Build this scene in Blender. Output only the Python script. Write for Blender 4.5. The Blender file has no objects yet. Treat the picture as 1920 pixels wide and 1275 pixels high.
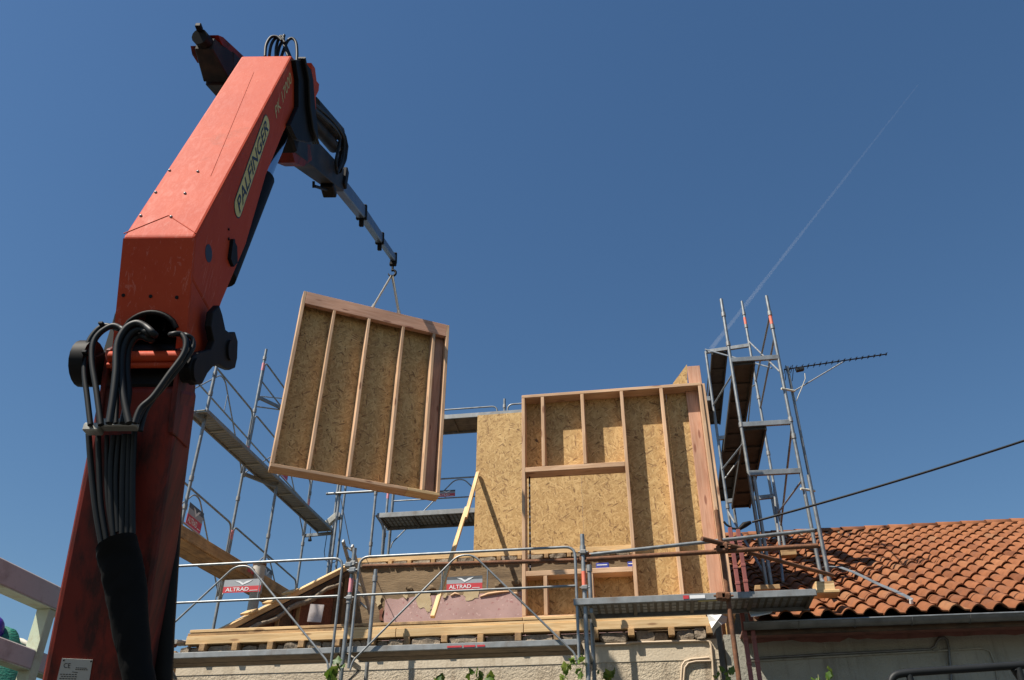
import bpy, bmesh, math, random
import numpy as np
from mathutils import Vector, Matrix, noise as mnoise
random.seed(7)
scene = bpy.context.scene
COL = scene.collection
R = math.radians
def lin(a, b, n): return [float(x) for x in np.linspace(a, b, n)]

# ------------------------------------------------------------------ camera
CAM = np.array([0.0, 0.0, 1.6])
FPX = 1601.0
PIT, YAW, ROL = R(32.98), R(-9.08), R(0.278)
_f = np.array([math.sin(YAW)*math.cos(PIT), math.cos(YAW)*math.cos(PIT), math.sin(PIT)])
_r0 = np.array([math.cos(YAW), -math.sin(YAW), 0.0])
_u0 = np.cross(_r0, _f)
_r = math.cos(ROL)*_r0 + math.sin(ROL)*_u0
_u = -math.sin(ROL)*_r0 + math.cos(ROL)*_u0
cd = bpy.data.cameras.new('camera')
cd.sensor_width = 36.0
cd.lens = FPX/1920*36.0
cd.clip_start = 0.05
cd.clip_end = 20000
cam = bpy.data.objects.new('camera', cd)
COL.objects.link(cam)
cam.matrix_world = Matrix(((_r[0], _u[0], -_f[0], CAM[0]), (_r[1], _u[1], -_f[1], CAM[1]), (_r[2], _u[2], -_f[2], CAM[2]), (0, 0, 0, 1)))
scene.camera = cam

# ------------------------------------------------------------------ light
SUN = Vector((0.435, 0.36, -0.825)).normalized()       # direction the light travels
w = bpy.data.worlds.new('World')
scene.world = w
w.use_nodes = True
wn = w.node_tree.nodes
wl_ = w.node_tree.links
bg = wn['Background']
sky = wn.new('ShaderNodeTexSky')
sky.sky_type = 'NISHITA'
sky.sun_disc = False
sky.sun_elevation = math.asin(-SUN.z)
sky.sun_rotation = math.atan2(-SUN.x, -SUN.y)
sky.altitude = 200
sky.air_density = 1.4
sky.dust_density = 0.4
sky.ozone_density = 5.0
hsv = wn.new('ShaderNodeHueSaturation')
hsv.inputs['Saturation'].default_value = 1.13
gam = wn.new('ShaderNodeGamma')
gam.inputs[1].default_value = 1.0
wl_.new(sky.outputs[0], hsv.inputs['Color'])
wl_.new(hsv.outputs[0], gam.inputs[0])
wl_.new(gam.outputs[0], bg.inputs[0])
bg.inputs[1].default_value = 0.058
sl = bpy.data.lights.new('sun', 'SUN')
sl.energy = 5.0
sl.angle = R(0.53)
sl.color = (1.0, 0.93, 0.82)
so = bpy.data.objects.new('sun', sl)
so.rotation_euler = SUN.to_track_quat('-Z', 'Y').to_euler()
so.location = (-8, -6, 16)
COL.objects.link(so)
vs = scene.view_settings
vs.view_transform = 'Standard'
vs.look = 'None'
vs.exposure = 0.66
vs.gamma = 1.0
vs.use_curve_mapping = False

# ------------------------------------------------------------------ photo-to-place helpers
def ray(px, py):
    return _r*(px-960)/FPX + _u*(637.5-py)/FPX + _f
def atY(px, py, y):
    d = ray(px, py); return Vector(CAM + d*(y/d[1]))
def atX(px, py, x):
    d = ray(px, py); return Vector(CAM + d*(x/d[0]))
def atZ(px, py, z):
    d = ray(px, py); return Vector(CAM + d*((z-CAM[2])/d[2]))
def zat(x, y, py):
    """height on the vertical through (x, y) that shows at image row py"""
    b = (637.5-py)/FPX
    k = _u - b*_f
    return float(CAM[2] - (k[0]*(x-CAM[0]) + k[1]*(y-CAM[1]))/k[2])

# ------------------------------------------------------------------ objects
WL = {}
def tag(o, label, cat, group=None):
    o['label'] = label; o['category'] = cat
    if group: o['group'] = group
    return o
def thing(name, label, cat, loc=(0, 0, 0), group=None):
    o = bpy.data.objects.new(name, None)
    o.empty_display_size = 0.2
    o.location = Vector(loc)
    COL.objects.link(o)
    WL[o.name] = Vector(loc)
    return tag(o, label, cat, group)

def link(name, me, mats, parent=None, loc=None, rot=None):
    o = bpy.data.objects.new(name, me)
    COL.objects.link(o)
    loc = Vector(loc) if loc is not None else Vector((0, 0, 0))
    WL[o.name] = loc
    if parent is not None:
        o.parent = parent
        o.location = loc - WL[parent.name]
    else:
        o.location = loc
    if rot is not None:
        o.rotation_mode = 'QUATERNION'
        o.rotation_quaternion = rot
    if mats is not None and len(me.materials) == 0:
        for m in (mats if isinstance(mats, (list, tuple)) else [mats]):
            me.materials.append(m)
    return o

def frame(d, up=(0, 0, 1)):
    d = Vector(d).normalized(); up = Vector(up)
    if abs(d.dot(up)) > 0.98: up = Vector((0, 1, 0)) if abs(d.y) < 0.9 else Vector((1, 0, 0))
    s = d.cross(up).normalized()
    return d, s, s.cross(d).normalized()

class MB:
    def __init__(s): s.v = []; s.f = []; s.sm = []
    def add(s, vs, fs, sm=False):
        n = len(s.v)
        s.v += [Vector(v) for v in vs]
        s.f += [[i+n for i in f] for f in fs]
        s.sm += [sm]*len(fs)
        return s
    def obox(s, c, ax, ay, az, ch=0.0):
        """box from centre and three half-axis vectors, edges chamfered by ch"""
        c = Vector(c); ax = Vector(ax); ay = Vector(ay); az = Vector(az)
        if ax.cross(ay).dot(az) < 0: ax = -ax
        if ch <= 0:
            P = [c + i*ax + j*ay + k*az for k in (-1, 1) for j in (-1, 1) for i in (-1, 1)]
            return s.add(P, [(0, 2, 3, 1), (4, 5, 7, 6), (0, 1, 5, 4), (2, 6, 7, 3), (0, 4, 6, 2), (1, 3, 7, 5)])
        bm = bmesh.new(); bmesh.ops.create_cube(bm, size=2)
        L = (ax.length, ay.length, az.length); U = (ax/L[0], ay/L[1], az/L[2])
        for v in bm.verts: v.co = Vector((v.co.x*L[0], v.co.y*L[1], v.co.z*L[2]))
        bmesh.ops.bevel(bm, geom=list(bm.edges), offset=min(ch, 0.45*min(L)), segments=1, affect='EDGES')
        bm.verts.index_update()
        P = [c + v.co.x*U[0] + v.co.y*U[1] + v.co.z*U[2] for v in bm.verts]
        F = [[v.index for v in f.verts] for f in bm.faces]
        bm.free()
        return s.add(P, F)
    def box(s, lo, hi, ch=0.0):
        lo = Vector(lo); hi = Vector(hi); c = (lo+hi)/2; d = (hi-lo)/2
        return s.obox(c, (d.x, 0, 0), (0, d.y, 0), (0, 0, d.z), ch)
    def beam(s, p, q, wd, ht, up=(0, 0, 1), ch=0.0):
        p = Vector(p); q = Vector(q); d, sd, u = frame(q-p, up)
        return s.obox((p+q)/2, (q-p)/2, sd*wd/2, u*ht/2, ch)
    def tube(s, pts, r, n=8, r2=None, cap=True, smooth=True):
        pts = [Vector(p) for p in pts]
        m = len(pts)
        ts = []
        for i in range(m):
            a = pts[max(i-1, 0)]; b = pts[min(i+1, m-1)]
            ts.append((b-a).normalized())
        d, sd, u = frame(ts[0])
        V = []
        for i in range(m):
            t = ts[i]
            sd = (sd - t*sd.dot(t)).normalized(); u = t.cross(sd)
            rr = r[i] if isinstance(r, (list, tuple)) else (r if r2 is None else r + (r2-r)*i/(m-1))
            for k in range(n):
                a = 2*math.pi*k/n
                V.append(pts[i] + sd*math.cos(a)*rr + u*math.sin(a)*rr)
        F = []
        for i in range(m-1):
            for k in range(n):
                F.append((i*n+k, i*n+(k+1) % n, (i+1)*n+(k+1) % n, (i+1)*n+k))
        s.add(V, F, smooth)
        if cap:
            s.add(V[:n], [list(range(n))[::-1]])
            s.add(V[-n:], [list(range(n))])
        return s
    def prism(s, poly, o, ex, ey, ez, d0, d1):
        """polygon (a,b) in the plane o + a ex + b ey, extruded along ez from d0 to d1"""
        o = Vector(o); ex = Vector(ex); ey = Vector(ey); ez = Vector(ez); n = len(poly)
        V = [o + a*ex + b*ey + d0*ez for a, b in poly] + [o + a*ex + b*ey + d1*ez for a, b in poly]
        area = sum(poly[i][0]*poly[(i+1) % n][1]-poly[(i+1) % n][0]*poly[i][1] for i in range(n))
        flip = (area > 0) != (ex.cross(ey).dot(ez)*(d1-d0) > 0)
        A = list(range(n)); B = [n+i for i in range(n)]
        F = [A[::-1], B] + [(i, (i+1) % n, n+(i+1) % n, n+i) for i in range(n)]
        if flip: F = [list(f)[::-1] for f in F]
        return s.add(V, F)
    def ball(s, c, r, nu=8, nv=5, sq=(1, 1, 1)):
        c = Vector(c); V = []; F = []
        for j in range(nv+1):
            th = math.pi*j/nv
            for i in range(nu):
                ph = 2*math.pi*i/nu
                V.append(c + Vector((r*sq[0]*math.sin(th)*math.cos(ph), r*sq[1]*math.sin(th)*math.sin(ph), r*sq[2]*math.cos(th))))
        for j in range(nv):
            for i in range(nu):
                F.append((j*nu+i, (j+1)*nu+i, (j+1)*nu+(i+1) % nu, j*nu+(i+1) % nu))
        return s.add(V, F, True)
    def mesh(s, name, org, bevel=0.0, seg=2):
        me = bpy.data.meshes.new(name)
        me.from_pydata([v-org for v in s.v], [], s.f)
        me.polygons.foreach_set('use_smooth', s.sm)
        if bevel > 0:
            bm = bmesh.new(); bm.from_mesh(me)
            bmesh.ops.remove_doubles(bm, verts=bm.verts, dist=1e-5)
            ed = [e for e in bm.edges if len(e.link_faces) == 2 and e.calc_face_angle(0) > 0.5]
            bmesh.ops.bevel(bm, geom=ed, offset=bevel, segments=seg, affect='EDGES', profile=0.5)
            for f in bm.faces: f.smooth = False
            bm.to_mesh(me); bm.free()
        me.update()
        return me
    def build(s, name, m, parent=None, bevel=0.0, seg=2, org=None):
        if org is None:
            n = len(s.v); org = sum(s.v, Vector())/n
            if parent is None: org.z = min(v.z for v in s.v)
        return link(name, s.mesh(name, org, bevel, seg), m, parent, org)

def timber(name, p, q, wd, ht, m, parent=None, up=(0, 0, 1), ch=0.004):
    """a squared timber whose own X axis runs along its length, so its grain follows it"""
    p = Vector(p); q = Vector(q); d, sd, u = frame(q-p, up)
    L = (q-p).length
    mb = MB().obox((0, 0, 0), (L/2, 0, 0), (0, wd/2, 0), (0, 0, ht/2), ch)
    rot = Matrix((d, -sd, u)).transposed().to_quaternion()
    return link(name, mb.mesh(name, Vector()), m, parent, (p+q)/2, rot)

def textmesh(txt, o, ex, ey, height, mt, name, parent, width=None, shear=0.0, depth=0.001, lift=0.002, bold=0.0):
    cu = bpy.data.curves.new(name, 'FONT')
    cu.body = txt; cu.size = 1.0; cu.shear = shear; cu.extrude = 0.0; cu.offset = bold
    cu.align_x = 'LEFT'; cu.resolution_u = 3
    ob = bpy.data.objects.new('tmp', cu)
    COL.objects.link(ob)
    bpy.context.view_layer.update()
    dg = bpy.context.evaluated_depsgraph_get()
    me = bpy.data.meshes.new_from_object(ob.evaluated_get(dg))
    bpy.data.objects.remove(ob); bpy.data.curves.remove(cu)
    xs = [v.co.x for v in me.vertices]; ys = [v.co.y for v in me.vertices]
    x0, x1, y0, y1 = min(xs), max(xs), min(ys), max(ys)
    ex = Vector(ex).normalized(); ey = Vector(ey).normalized(); ez = ex.cross(ey)
    sy = height/(y1-y0); sx = sy if width is None else width/(x1-x0)
    o = Vector(o)
    P = [o + ex*(v.co.x-x0)*sx + ey*(v.co.y-y0)*sy + ez*lift for v in me.vertices]
    F = [list(p.vertices) for p in me.polygons]
    bpy.data.meshes.remove(me)
    mb = MB().add(P, F)
    return mb.build(name, mt, parent)

# ------------------------------------------------------------------ materials
def newmat(name):
    m = bpy.data.materials.new(name); m.use_nodes = True
    nt = m.node_tree
    return m, nt.nodes, nt.links, nt.nodes['Principled BSDF']
def N(nodes, t, **kw):
    n = nodes.new(t)
    for k, v in kw.items():
        if k.startswith('i_'):
            key = k[2:]
            n.inputs[int(key) if key.isdigit() else key].default_value = v
        else: setattr(n, k, v)
    return n
def ramp(nodes, stops):
    n = nodes.new('ShaderNodeValToRGB'); e = n.color_ramp.elements
    while len(e) > 1: e.remove(e[-1])
    e[0].position = stops[0][0]; e[0].color = (*stops[0][1], 1)
    for p, c in stops[1:]:
        x = e.new(p); x.color = (*c, 1)
    return n
def mix(nodes, links, fac, a, b, mode='MIX'):
    n = nodes.new('ShaderNodeMix'); n.data_type = 'RGBA'; n.blend_type = mode
    for idx, v in ((0, fac), (6, a), (7, b)):
        if hasattr(v, 'links') or hasattr(v, 'node'): links.new(v, n.inputs[idx])
        elif isinstance(v, (int, float)): n.inputs[idx].default_value = v
        else: n.inputs[idx].default_value = (*v, 1)
    return n.outputs[2]
def mth(nodes, links, op, a, b=0.0, c=None):
    n = nodes.new('ShaderNodeMath'); n.operation = op
    for i, v in enumerate((a, b) if c is None else (a, b, c)):
        if hasattr(v, 'node'): links.new(v, n.inputs[i])
        else: n.inputs[i].default_value = v
    return n.outputs[0]

def simple(name, c1, c2=None, scale=6.0, rough=0.6, metal=0.0, bump=0.0, bscale=40.0, jitter=0.0, spec=0.5, stretch=(1, 1, 1), dirt=None, dscale=3.0, damt=0.5):
    m, n, l, p = newmat(name)
    tc = N(n, 'ShaderNodeTexCoord')
    mp = N(n, 'ShaderNodeMapping'); mp.inputs['Scale'].default_value = stretch
    l.new(tc.outputs['Object'], mp.inputs[0])
    nz = N(n, 'ShaderNodeTexNoise', i_Scale=scale, i_Detail=6.0, i_Roughness=0.62)
    l.new(mp.outputs[0], nz.inputs['Vector'])
    rp = ramp(n, [(0.3, c1), (0.7, c2 or c1)])
    l.new(nz.outputs[0], rp.inputs[0])
    col = rp.outputs[0]
    if dirt:
        nd = N(n, 'ShaderNodeTexNoise', i_Scale=dscale, i_Detail=8.0, i_Roughness=0.7)
        l.new(mp.outputs[0], nd.inputs['Vector'])
        rd = ramp(n, [(0.5, (0, 0, 0)), (0.68, (1, 1, 1))])
        l.new(nd.outputs[0], rd.inputs[0])
        col = mix(n, l, mth(n, l, 'MULTIPLY', rd.outputs[0], damt), col, dirt)
    if jitter:
        oi = N(n, 'ShaderNodeObjectInfo')
        hs = N(n, 'ShaderNodeHueSaturation')
        mr = N(n, 'ShaderNodeMapRange', i_3=1-jitter, i_4=1+jitter)
        l.new(oi.outputs['Random'], mr.inputs[0]); l.new(mr.outputs[0], hs.inputs['Value'])
        l.new(col, hs.inputs['Color']); col = hs.outputs[0]
    l.new(col, p.inputs['Base Color'])
    p.inputs['Roughness'].default_value = rough
    p.inputs['Metallic'].default_value = metal
    p.inputs['Specular IOR Level'].default_value = spec
    if bump:
        nb = N(n, 'ShaderNodeTexNoise', i_Scale=bscale, i_Detail=5.0)
        l.new(mp.outputs[0], nb.inputs['Vector'])
        b = N(n, 'ShaderNodeBump', i_Strength=bump, i_Distance=0.01)
        l.new(nb.outputs[0], b.inputs['Height']); l.new(b.outputs[0], p.inputs['Normal'])
    return m

def wood(name, c1, c2, cknot=(0.12, 0.06, 0.03), jitter=0.1, rough=0.75, knots=True, weather=None):
    m, n, l, p = newmat(name)
    tc = N(n, 'ShaderNodeTexCoord'); oi = N(n, 'ShaderNodeObjectInfo')
    off = N(n, 'ShaderNodeCombineXYZ')
    mm = mth(n, l, 'MULTIPLY', oi.outputs['Random'], 37.0)
    l.new(mm, off.inputs[0]); l.new(mm, off.inputs[1])
    va = N(n, 'ShaderNodeVectorMath', operation='ADD')
    l.new(tc.outputs['Object'], va.inputs[0]); l.new(off.outputs[0], va.inputs[1])
    mp = N(n, 'ShaderNodeMapping'); mp.inputs['Scale'].default_value = (1.0, 14, 14)
    l.new(va.outputs[0], mp.inputs[0])
    nz = N(n, 'ShaderNodeTexNoise', i_Scale=3.0, i_Detail=6.0, i_Distortion=0.8)
    l.new(mp.outputs[0], nz.inputs['Vector'])
    rp = ramp(n, [(0.3, c1), (0.62, c2)]); l.new(nz.outputs[0], rp.inputs[0])
    col = rp.outputs[0]
    n2 = N(n, 'ShaderNodeTexNoise', i_Scale=1.3, i_Detail=2.0)
    l.new(va.outputs[0], n2.inputs['Vector'])
    r2 = ramp(n, [(0.35, (0.8, 0.78, 0.76)), (0.65, (1.08, 1.05, 1.02))]); l.new(n2.outputs[0], r2.inputs[0])
    col = mix(n, l, 1.0, col, r2.outputs[0], 'MULTIPLY')
    if knots:
        mk = N(n, 'ShaderNodeMapping'); mk.inputs['Scale'].default_value = (2.2, 9, 9)
        l.new(va.outputs[0], mk.inputs[0])
        vo = N(n, 'ShaderNodeTexVoronoi', i_Scale=1.0); l.new(mk.outputs[0], vo.inputs['Vector'])
        kr = ramp(n, [(0.10, (1, 1, 1)), (0.17, (0, 0, 0))]); l.new(vo.outputs['Distance'], kr.inputs[0])
        col = mix(n, l, mth(n, l, 'MULTIPLY', kr.outputs[0], 0.75), col, cknot)
    if weather:
        nd = N(n, 'ShaderNodeTexNoise', i_Scale=5.0, i_Detail=8.0, i_Roughness=0.7)
        l.new(va.outputs[0], nd.inputs['Vector'])
        rd = ramp(n, [(0.45, (0, 0, 0)), (0.65, (1, 1, 1))]); l.new(nd.outputs[0], rd.inputs[0])
        col = mix(n, l, mth(n, l, 'MULTIPLY', rd.outputs[0], 0.7), col, weather)
    hs = N(n, 'ShaderNodeHueSaturation')
    mr = N(n, 'ShaderNodeMapRange', i_3=1-jitter, i_4=1+jitter)
    l.new(oi.outputs['Random'], mr.inputs[0]); l.new(mr.outputs[0], hs.inputs['Value'])
    l.new(col, hs.inputs['Color'])
    l.new(hs.outputs[0], p.inputs['Base Color'])
    p.inputs['Roughness'].default_value = rough
    p.inputs['Specular IOR Level'].default_value = 0.25
    b = N(n, 'ShaderNodeBump', i_Strength=0.25, i_Distance=0.004)
    l.new(nz.outputs[0], b.inputs['Height']); l.new(b.outputs[0], p.inputs['Normal'])
    return m

def osb_mat():
    m, n, l, p = newmat('osb')
    tc = N(n, 'ShaderNodeTexCoord')
    v = None; h = None
    for k, (ang, sc) in enumerate(((18, 58), (80, 66), (142, 60), (55, 64), (112, 62), (160, 58), (95, 60), (33, 62))):
        mp = N(n, 'ShaderNodeMapping')
        mp.inputs['Rotation'].default_value = (0, R(ang), 0)
        mp.inputs['Location'].default_value = (k*3.7, 0, k*1.9)
        l.new(tc.outputs['Object'], mp.inputs[0])
        m2 = N(n, 'ShaderNodeMapping'); m2.inputs['Scale'].default_value = (0.23*sc, 0.0, sc)
        l.new(mp.outputs[0], m2.inputs[0])
        vo = N(n, 'ShaderNodeTexVoronoi', i_Scale=1.0)
        l.new(m2.outputs[0], vo.inputs['Vector'])
        sp = N(n, 'ShaderNodeSeparateColor'); l.new(vo.outputs['Color'], sp.inputs[0])
        if v is None: v = sp.outputs[0]
        else:
            f = mth(n, l, 'GREATER_THAN', sp.outputs[1], 1-1/(k+1.0))
            mf = N(n, 'ShaderNodeMix'); l.new(f, mf.inputs[0]); l.new(v, mf.inputs[2]); l.new(sp.outputs[0], mf.inputs[3])
            v = mf.outputs[0]
    rp = ramp(n, [(0.0, (0.22, 0.12, 0.045)), (0.05, (0.34, 0.20, 0.085)), (0.16, (0.45, 0.275, 0.105)), (0.55, (0.54, 0.345, 0.14)), (1.0, (0.66, 0.45, 0.20))])
    l.new(v, rp.inputs[0])
    nz = N(n, 'ShaderNodeTexNoise', i_Scale=2.0, i_Detail=3.0); l.new(tc.outputs['Object'], nz.inputs['Vector'])
    r2 = ramp(n, [(0.3, (0.86, 0.84, 0.82)), (0.7, (1.05, 1.05, 1.05))]); l.new(nz.outputs[0], r2.inputs[0])
    col = mix(n, l, 1.0, rp.outputs[0], r2.outputs[0], 'MULTIPLY')
    oi = N(n, 'ShaderNodeObjectInfo'); hs = N(n, 'ShaderNodeHueSaturation'); mr = N(n, 'ShaderNodeMapRange', i_3=0.90, i_4=1.06)
    l.new(oi.outputs['Random'], mr.inputs[0]); l.new(mr.outputs[0], hs.inputs['Value']); l.new(col, hs.inputs['Color'])
    l.new(hs.outputs[0], p.inputs['Base Color'])
    p.inputs['Roughness'].default_value = 0.7
    p.inputs['Specular IOR Level'].default_value = 0.3
    b = N(n, 'ShaderNodeBump', i_Strength=0.3, i_Distance=0.003)
    l.new(v, b.inputs['Height']); l.new(b.outputs[0], p.inputs['Normal'])
    return m

def paint_mat():
    m, n, l, p = newmat('faded_red_paint')
    tc = N(n, 'ShaderNodeTexCoord')
    nz = N(n, 'ShaderNodeTexNoise', i_Scale=2.5, i_Detail=7.0, i_Roughness=0.65); l.new(tc.outputs['Object'], nz.inputs['Vector'])
    rp = ramp(n, [(0.3, (0.44, 0.042, 0.010)), (0.7, (0.52, 0.066, 0.020))]); l.new(nz.outputs[0], rp.inputs[0])
    col = rp.outputs[0]
    mp = N(n, 'ShaderNodeMapping'); mp.inputs['Scale'].default_value = (9, 9, 0.8); mp.inputs['Rotation'].default_value = (0.25, 0.1, 0)
    l.new(tc.outputs['Object'], mp.inputs[0])
    sc = N(n, 'ShaderNodeTexNoise', i_Scale=3.0, i_Detail=9.0, i_Roughness=0.75, i_Distortion=1.2); l.new(mp.outputs[0], sc.inputs['Vector'])
    rs = ramp(n, [(0.58, (0, 0, 0)), (0.63, (1, 1, 1)), (0.67, (0, 0, 0))]); l.new(sc.outputs[0], rs.inputs[0])
    col = mix(n, l, mth(n, l, 'MULTIPLY', rs.outputs[0], 0.3), col, (0.75, 0.35, 0.27))
    dn = N(n, 'ShaderNodeTexNoise', i_Scale=1.7, i_Detail=9.0, i_Roughness=0.75); l.new(tc.outputs['Object'], dn.inputs['Vector'])
    rd = ramp(n, [(0.56, (0, 0, 0)), (0.70, (1, 1, 1))]); l.new(dn.outputs[0], rd.inputs[0])
    col = mix(n, l, mth(n, l, 'MULTIPLY', rd.outputs[0], 0.5), col, (0.16, 0.035, 0.02))
    l.new(col, p.inputs['Base Color'])
    rr = N(n, 'ShaderNodeMapRange', i_1=0.3, i_2=0.7, i_3=0.58, i_4=0.72); l.new(sc.outputs[0], rr.inputs[0])
    l.new(rr.outputs[0], p.inputs['Roughness'])
    p.inputs['Specular IOR Level'].default_value = 0.2
    return m

def grimy_shaded_paint_mat():  # crane red with shade darkened into the base, under real grease streaks
    m, n, l, p = newmat('greasy_shade_dark_red')
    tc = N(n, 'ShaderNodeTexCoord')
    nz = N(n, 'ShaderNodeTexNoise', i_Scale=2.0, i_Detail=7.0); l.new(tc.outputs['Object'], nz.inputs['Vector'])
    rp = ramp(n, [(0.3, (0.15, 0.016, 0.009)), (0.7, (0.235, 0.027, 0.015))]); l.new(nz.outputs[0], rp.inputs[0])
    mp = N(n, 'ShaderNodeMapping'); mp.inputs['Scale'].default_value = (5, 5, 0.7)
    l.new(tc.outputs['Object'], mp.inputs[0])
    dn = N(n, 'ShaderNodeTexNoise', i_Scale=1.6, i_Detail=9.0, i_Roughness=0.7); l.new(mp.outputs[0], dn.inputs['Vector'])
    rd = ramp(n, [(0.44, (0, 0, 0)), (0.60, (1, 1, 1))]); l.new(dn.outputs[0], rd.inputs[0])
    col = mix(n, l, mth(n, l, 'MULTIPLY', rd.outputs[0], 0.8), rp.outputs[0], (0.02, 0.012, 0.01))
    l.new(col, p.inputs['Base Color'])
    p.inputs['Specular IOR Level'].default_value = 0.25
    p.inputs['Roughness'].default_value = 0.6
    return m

def tile_mat():
    m, n, l, p = newmat('terracotta')
    tc = N(n, 'ShaderNodeTexCoord'); oi = N(n, 'ShaderNodeObjectInfo')
    va = N(n, 'ShaderNodeVectorMath', operation='ADD'); l.new(tc.outputs['Object'], va.inputs[0])
    cb = N(n, 'ShaderNodeCombineXYZ'); l.new(mth(n, l, 'MULTIPLY', oi.outputs['Random'], 50), cb.inputs[0]); l.new(cb.outputs[0], va.inputs[1])
    nz = N(n, 'ShaderNodeTexNoise', i_Scale=9.0, i_Detail=7.0, i_Roughness=0.6); l.new(va.outputs[0], nz.inputs['Vector'])
    rp = ramp(n, [(0.3, (0.20, 0.075, 0.031)), (0.7, (0.29, 0.112, 0.048))]); l.new(nz.outputs[0], rp.inputs[0])
    oj = ramp(n, [(0.0, (0.55, 0.50, 0.48)), (0.15, (0.82, 0.80, 0.78)), (0.5, (0.95, 0.95, 0.95)), (0.85, (1.05, 1.08, 1.08)), (1.0, (1.0, 1.25, 1.4))]); l.new(oi.outputs['Random'], oj.inputs[0])
    col = mix(n, l, 1.0, rp.outputs[0], oj.outputs[0], 'MULTIPLY')
    n2 = N(n, 'ShaderNodeTexNoise', i_Scale=4.0, i_Detail=8.0, i_Roughness=0.75); l.new(va.outputs[0], n2.inputs['Vector'])
    r2 = ramp(n, [(0.52, (0, 0, 0)), (0.68, (1, 1, 1))]); l.new(n2.outputs[0], r2.inputs[0])
    col = mix(n, l, mth(n, l, 'MULTIPLY', r2.outputs[0], 0.6), col, (0.13, 0.07, 0.05))
    l.new(col, p.inputs['Base Color'])
    p.inputs['Roughness'].default_value = 0.85; p.inputs['Specular IOR Level'].default_value = 0.25
    b = N(n, 'ShaderNodeBump', i_Strength=0.3, i_Distance=0.004); l.new(nz.outputs[0], b.inputs['Height']); l.new(b.outputs[0], p.inputs['Normal'])
    return m

def render_mat(name, c1, c2, stain, streak=0.5, bump=0.9):
    """roughcast wall: coarse grain, rain streaks and dirt of its own"""
    m, n, l, p = newmat(name)
    tc = N(n, 'ShaderNodeTexCoord')
    nz = N(n, 'ShaderNodeTexNoise', i_Scale=3.0, i_Detail=6.0); l.new(tc.outputs['Object'], nz.inputs['Vector'])
    rp = ramp(n, [(0.3, c1), (0.7, c2)]); l.new(nz.outputs[0], rp.inputs[0])
    mp = N(n, 'ShaderNodeMapping'); mp.inputs['Scale'].default_value = (6, 6, 0.6); l.new(tc.outputs['Object'], mp.inputs[0])
    sn = N(n, 'ShaderNodeTexNoise', i_Scale=1.4, i_Detail=7.0, i_Roughness=0.65); l.new(mp.outputs[0], sn.inputs['Vector'])
    rs = ramp(n, [(0.5, (0, 0, 0)), (0.7, (1, 1, 1))]); l.new(sn.outputs[0], rs.inputs[0])
    col = mix(n, l, mth(n, l, 'MULTIPLY', rs.outputs[0], streak), rp.outputs[0], stain)
    l.new(col, p.inputs['Base Color'])
    p.inputs['Roughness'].default_value = 0.95; p.inputs['Specular IOR Level'].default_value = 0.15
    vb = N(n, 'ShaderNodeTexNoise', i_Scale=38.0, i_Detail=4.0, i_Roughness=0.7); l.new(tc.outputs['Object'], vb.inputs['Vector'])
    b = N(n, 'ShaderNodeBump', i_Strength=bump, i_Distance=0.03); l.new(vb.outputs[0], b.inputs['Height']); l.new(b.outputs[0], p.inputs['Normal'])
    return m

def paper_mat():
    m, n, l, p = newmat('floral_wallpaper')
    tc = N(n, 'ShaderNodeTexCoord')
    nz = N(n, 'ShaderNodeTexNoise', i_Scale=3.0, i_Detail=5.0); l.new(tc.outputs['Object'], nz.inputs['Vector'])
    rp = ramp(n, [(0.3, (0.38, 0.235, 0.215)), (0.7, (0.50, 0.325, 0.30))]); l.new(nz.outputs[0], rp.inputs[0])
    col = rp.outputs[0]
    for sc, th, c in ((11.0, 0.22, (0.30, 0.09, 0.10)), (16.0, 0.2, (0.72, 0.52, 0.48)), (23.0, 0.2, (0.34, 0.16, 0.15))):
        dn = N(n, 'ShaderNodeTexNoise', i_Scale=sc*1.6, i_Detail=3.0); l.new(tc.outputs['Object'], dn.inputs['Vector'])
        va = N(n, 'ShaderNodeVectorMath', operation='SCALE'); l.new(dn.outputs['Color'], va.inputs[0]); va.inputs['Scale'].default_value = 0.9/sc
        vd = N(n, 'ShaderNodeVectorMath', operation='ADD'); l.new(tc.outputs['Object'], vd.inputs[0]); l.new(va.outputs[0], vd.inputs[1])
        mp = N(n, 'ShaderNodeMapping'); mp.inputs['Scale'].default_value = (1, 0, 1); l.new(vd.outputs[0], mp.inputs[0])
        vo = N(n, 'ShaderNodeTexVoronoi', i_Scale=sc); l.new(mp.outputs[0], vo.inputs['Vector'])
        rr = ramp(n, [(th*0.7, (1, 1, 1)), (th, (0, 0, 0))]); l.new(vo.outputs['Distance'], rr.inputs[0])
        col = mix(n, l, mth(n, l, 'MULTIPLY', rr.outputs[0], 0.5), col, c)
    l.new(col, p.inputs['Base Color']); p.inputs['Roughness'].default_value = 0.8
    return m

def leaf_mat():
    m, n, l, p = newmat('vine_leaf')
    oi = N(n, 'ShaderNodeObjectInfo')
    rp = ramp(n, [(0.0, (0.05, 0.11, 0.012)), (0.5, (0.11, 0.18, 0.02)), (1.0, (0.20, 0.26, 0.04))]); l.new(oi.outputs['Random'], rp.inputs[0])
    l.new(rp.outputs[0], p.inputs['Base Color']); p.inputs['Roughness'].default_value = 0.5
    tr = N(n, 'ShaderNodeBsdfTranslucent'); l.new(rp.outputs[0], tr.inputs[0])
    ms = N(n, 'ShaderNodeMixShader', i_0=0.4)
    out = n['Material Output']
    l.new(p.outputs[0], ms.inputs[1]); l.new(tr.outputs[0], ms.inputs[2]); l.new(ms.outputs[0], out.inputs[0])
    return m

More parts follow.
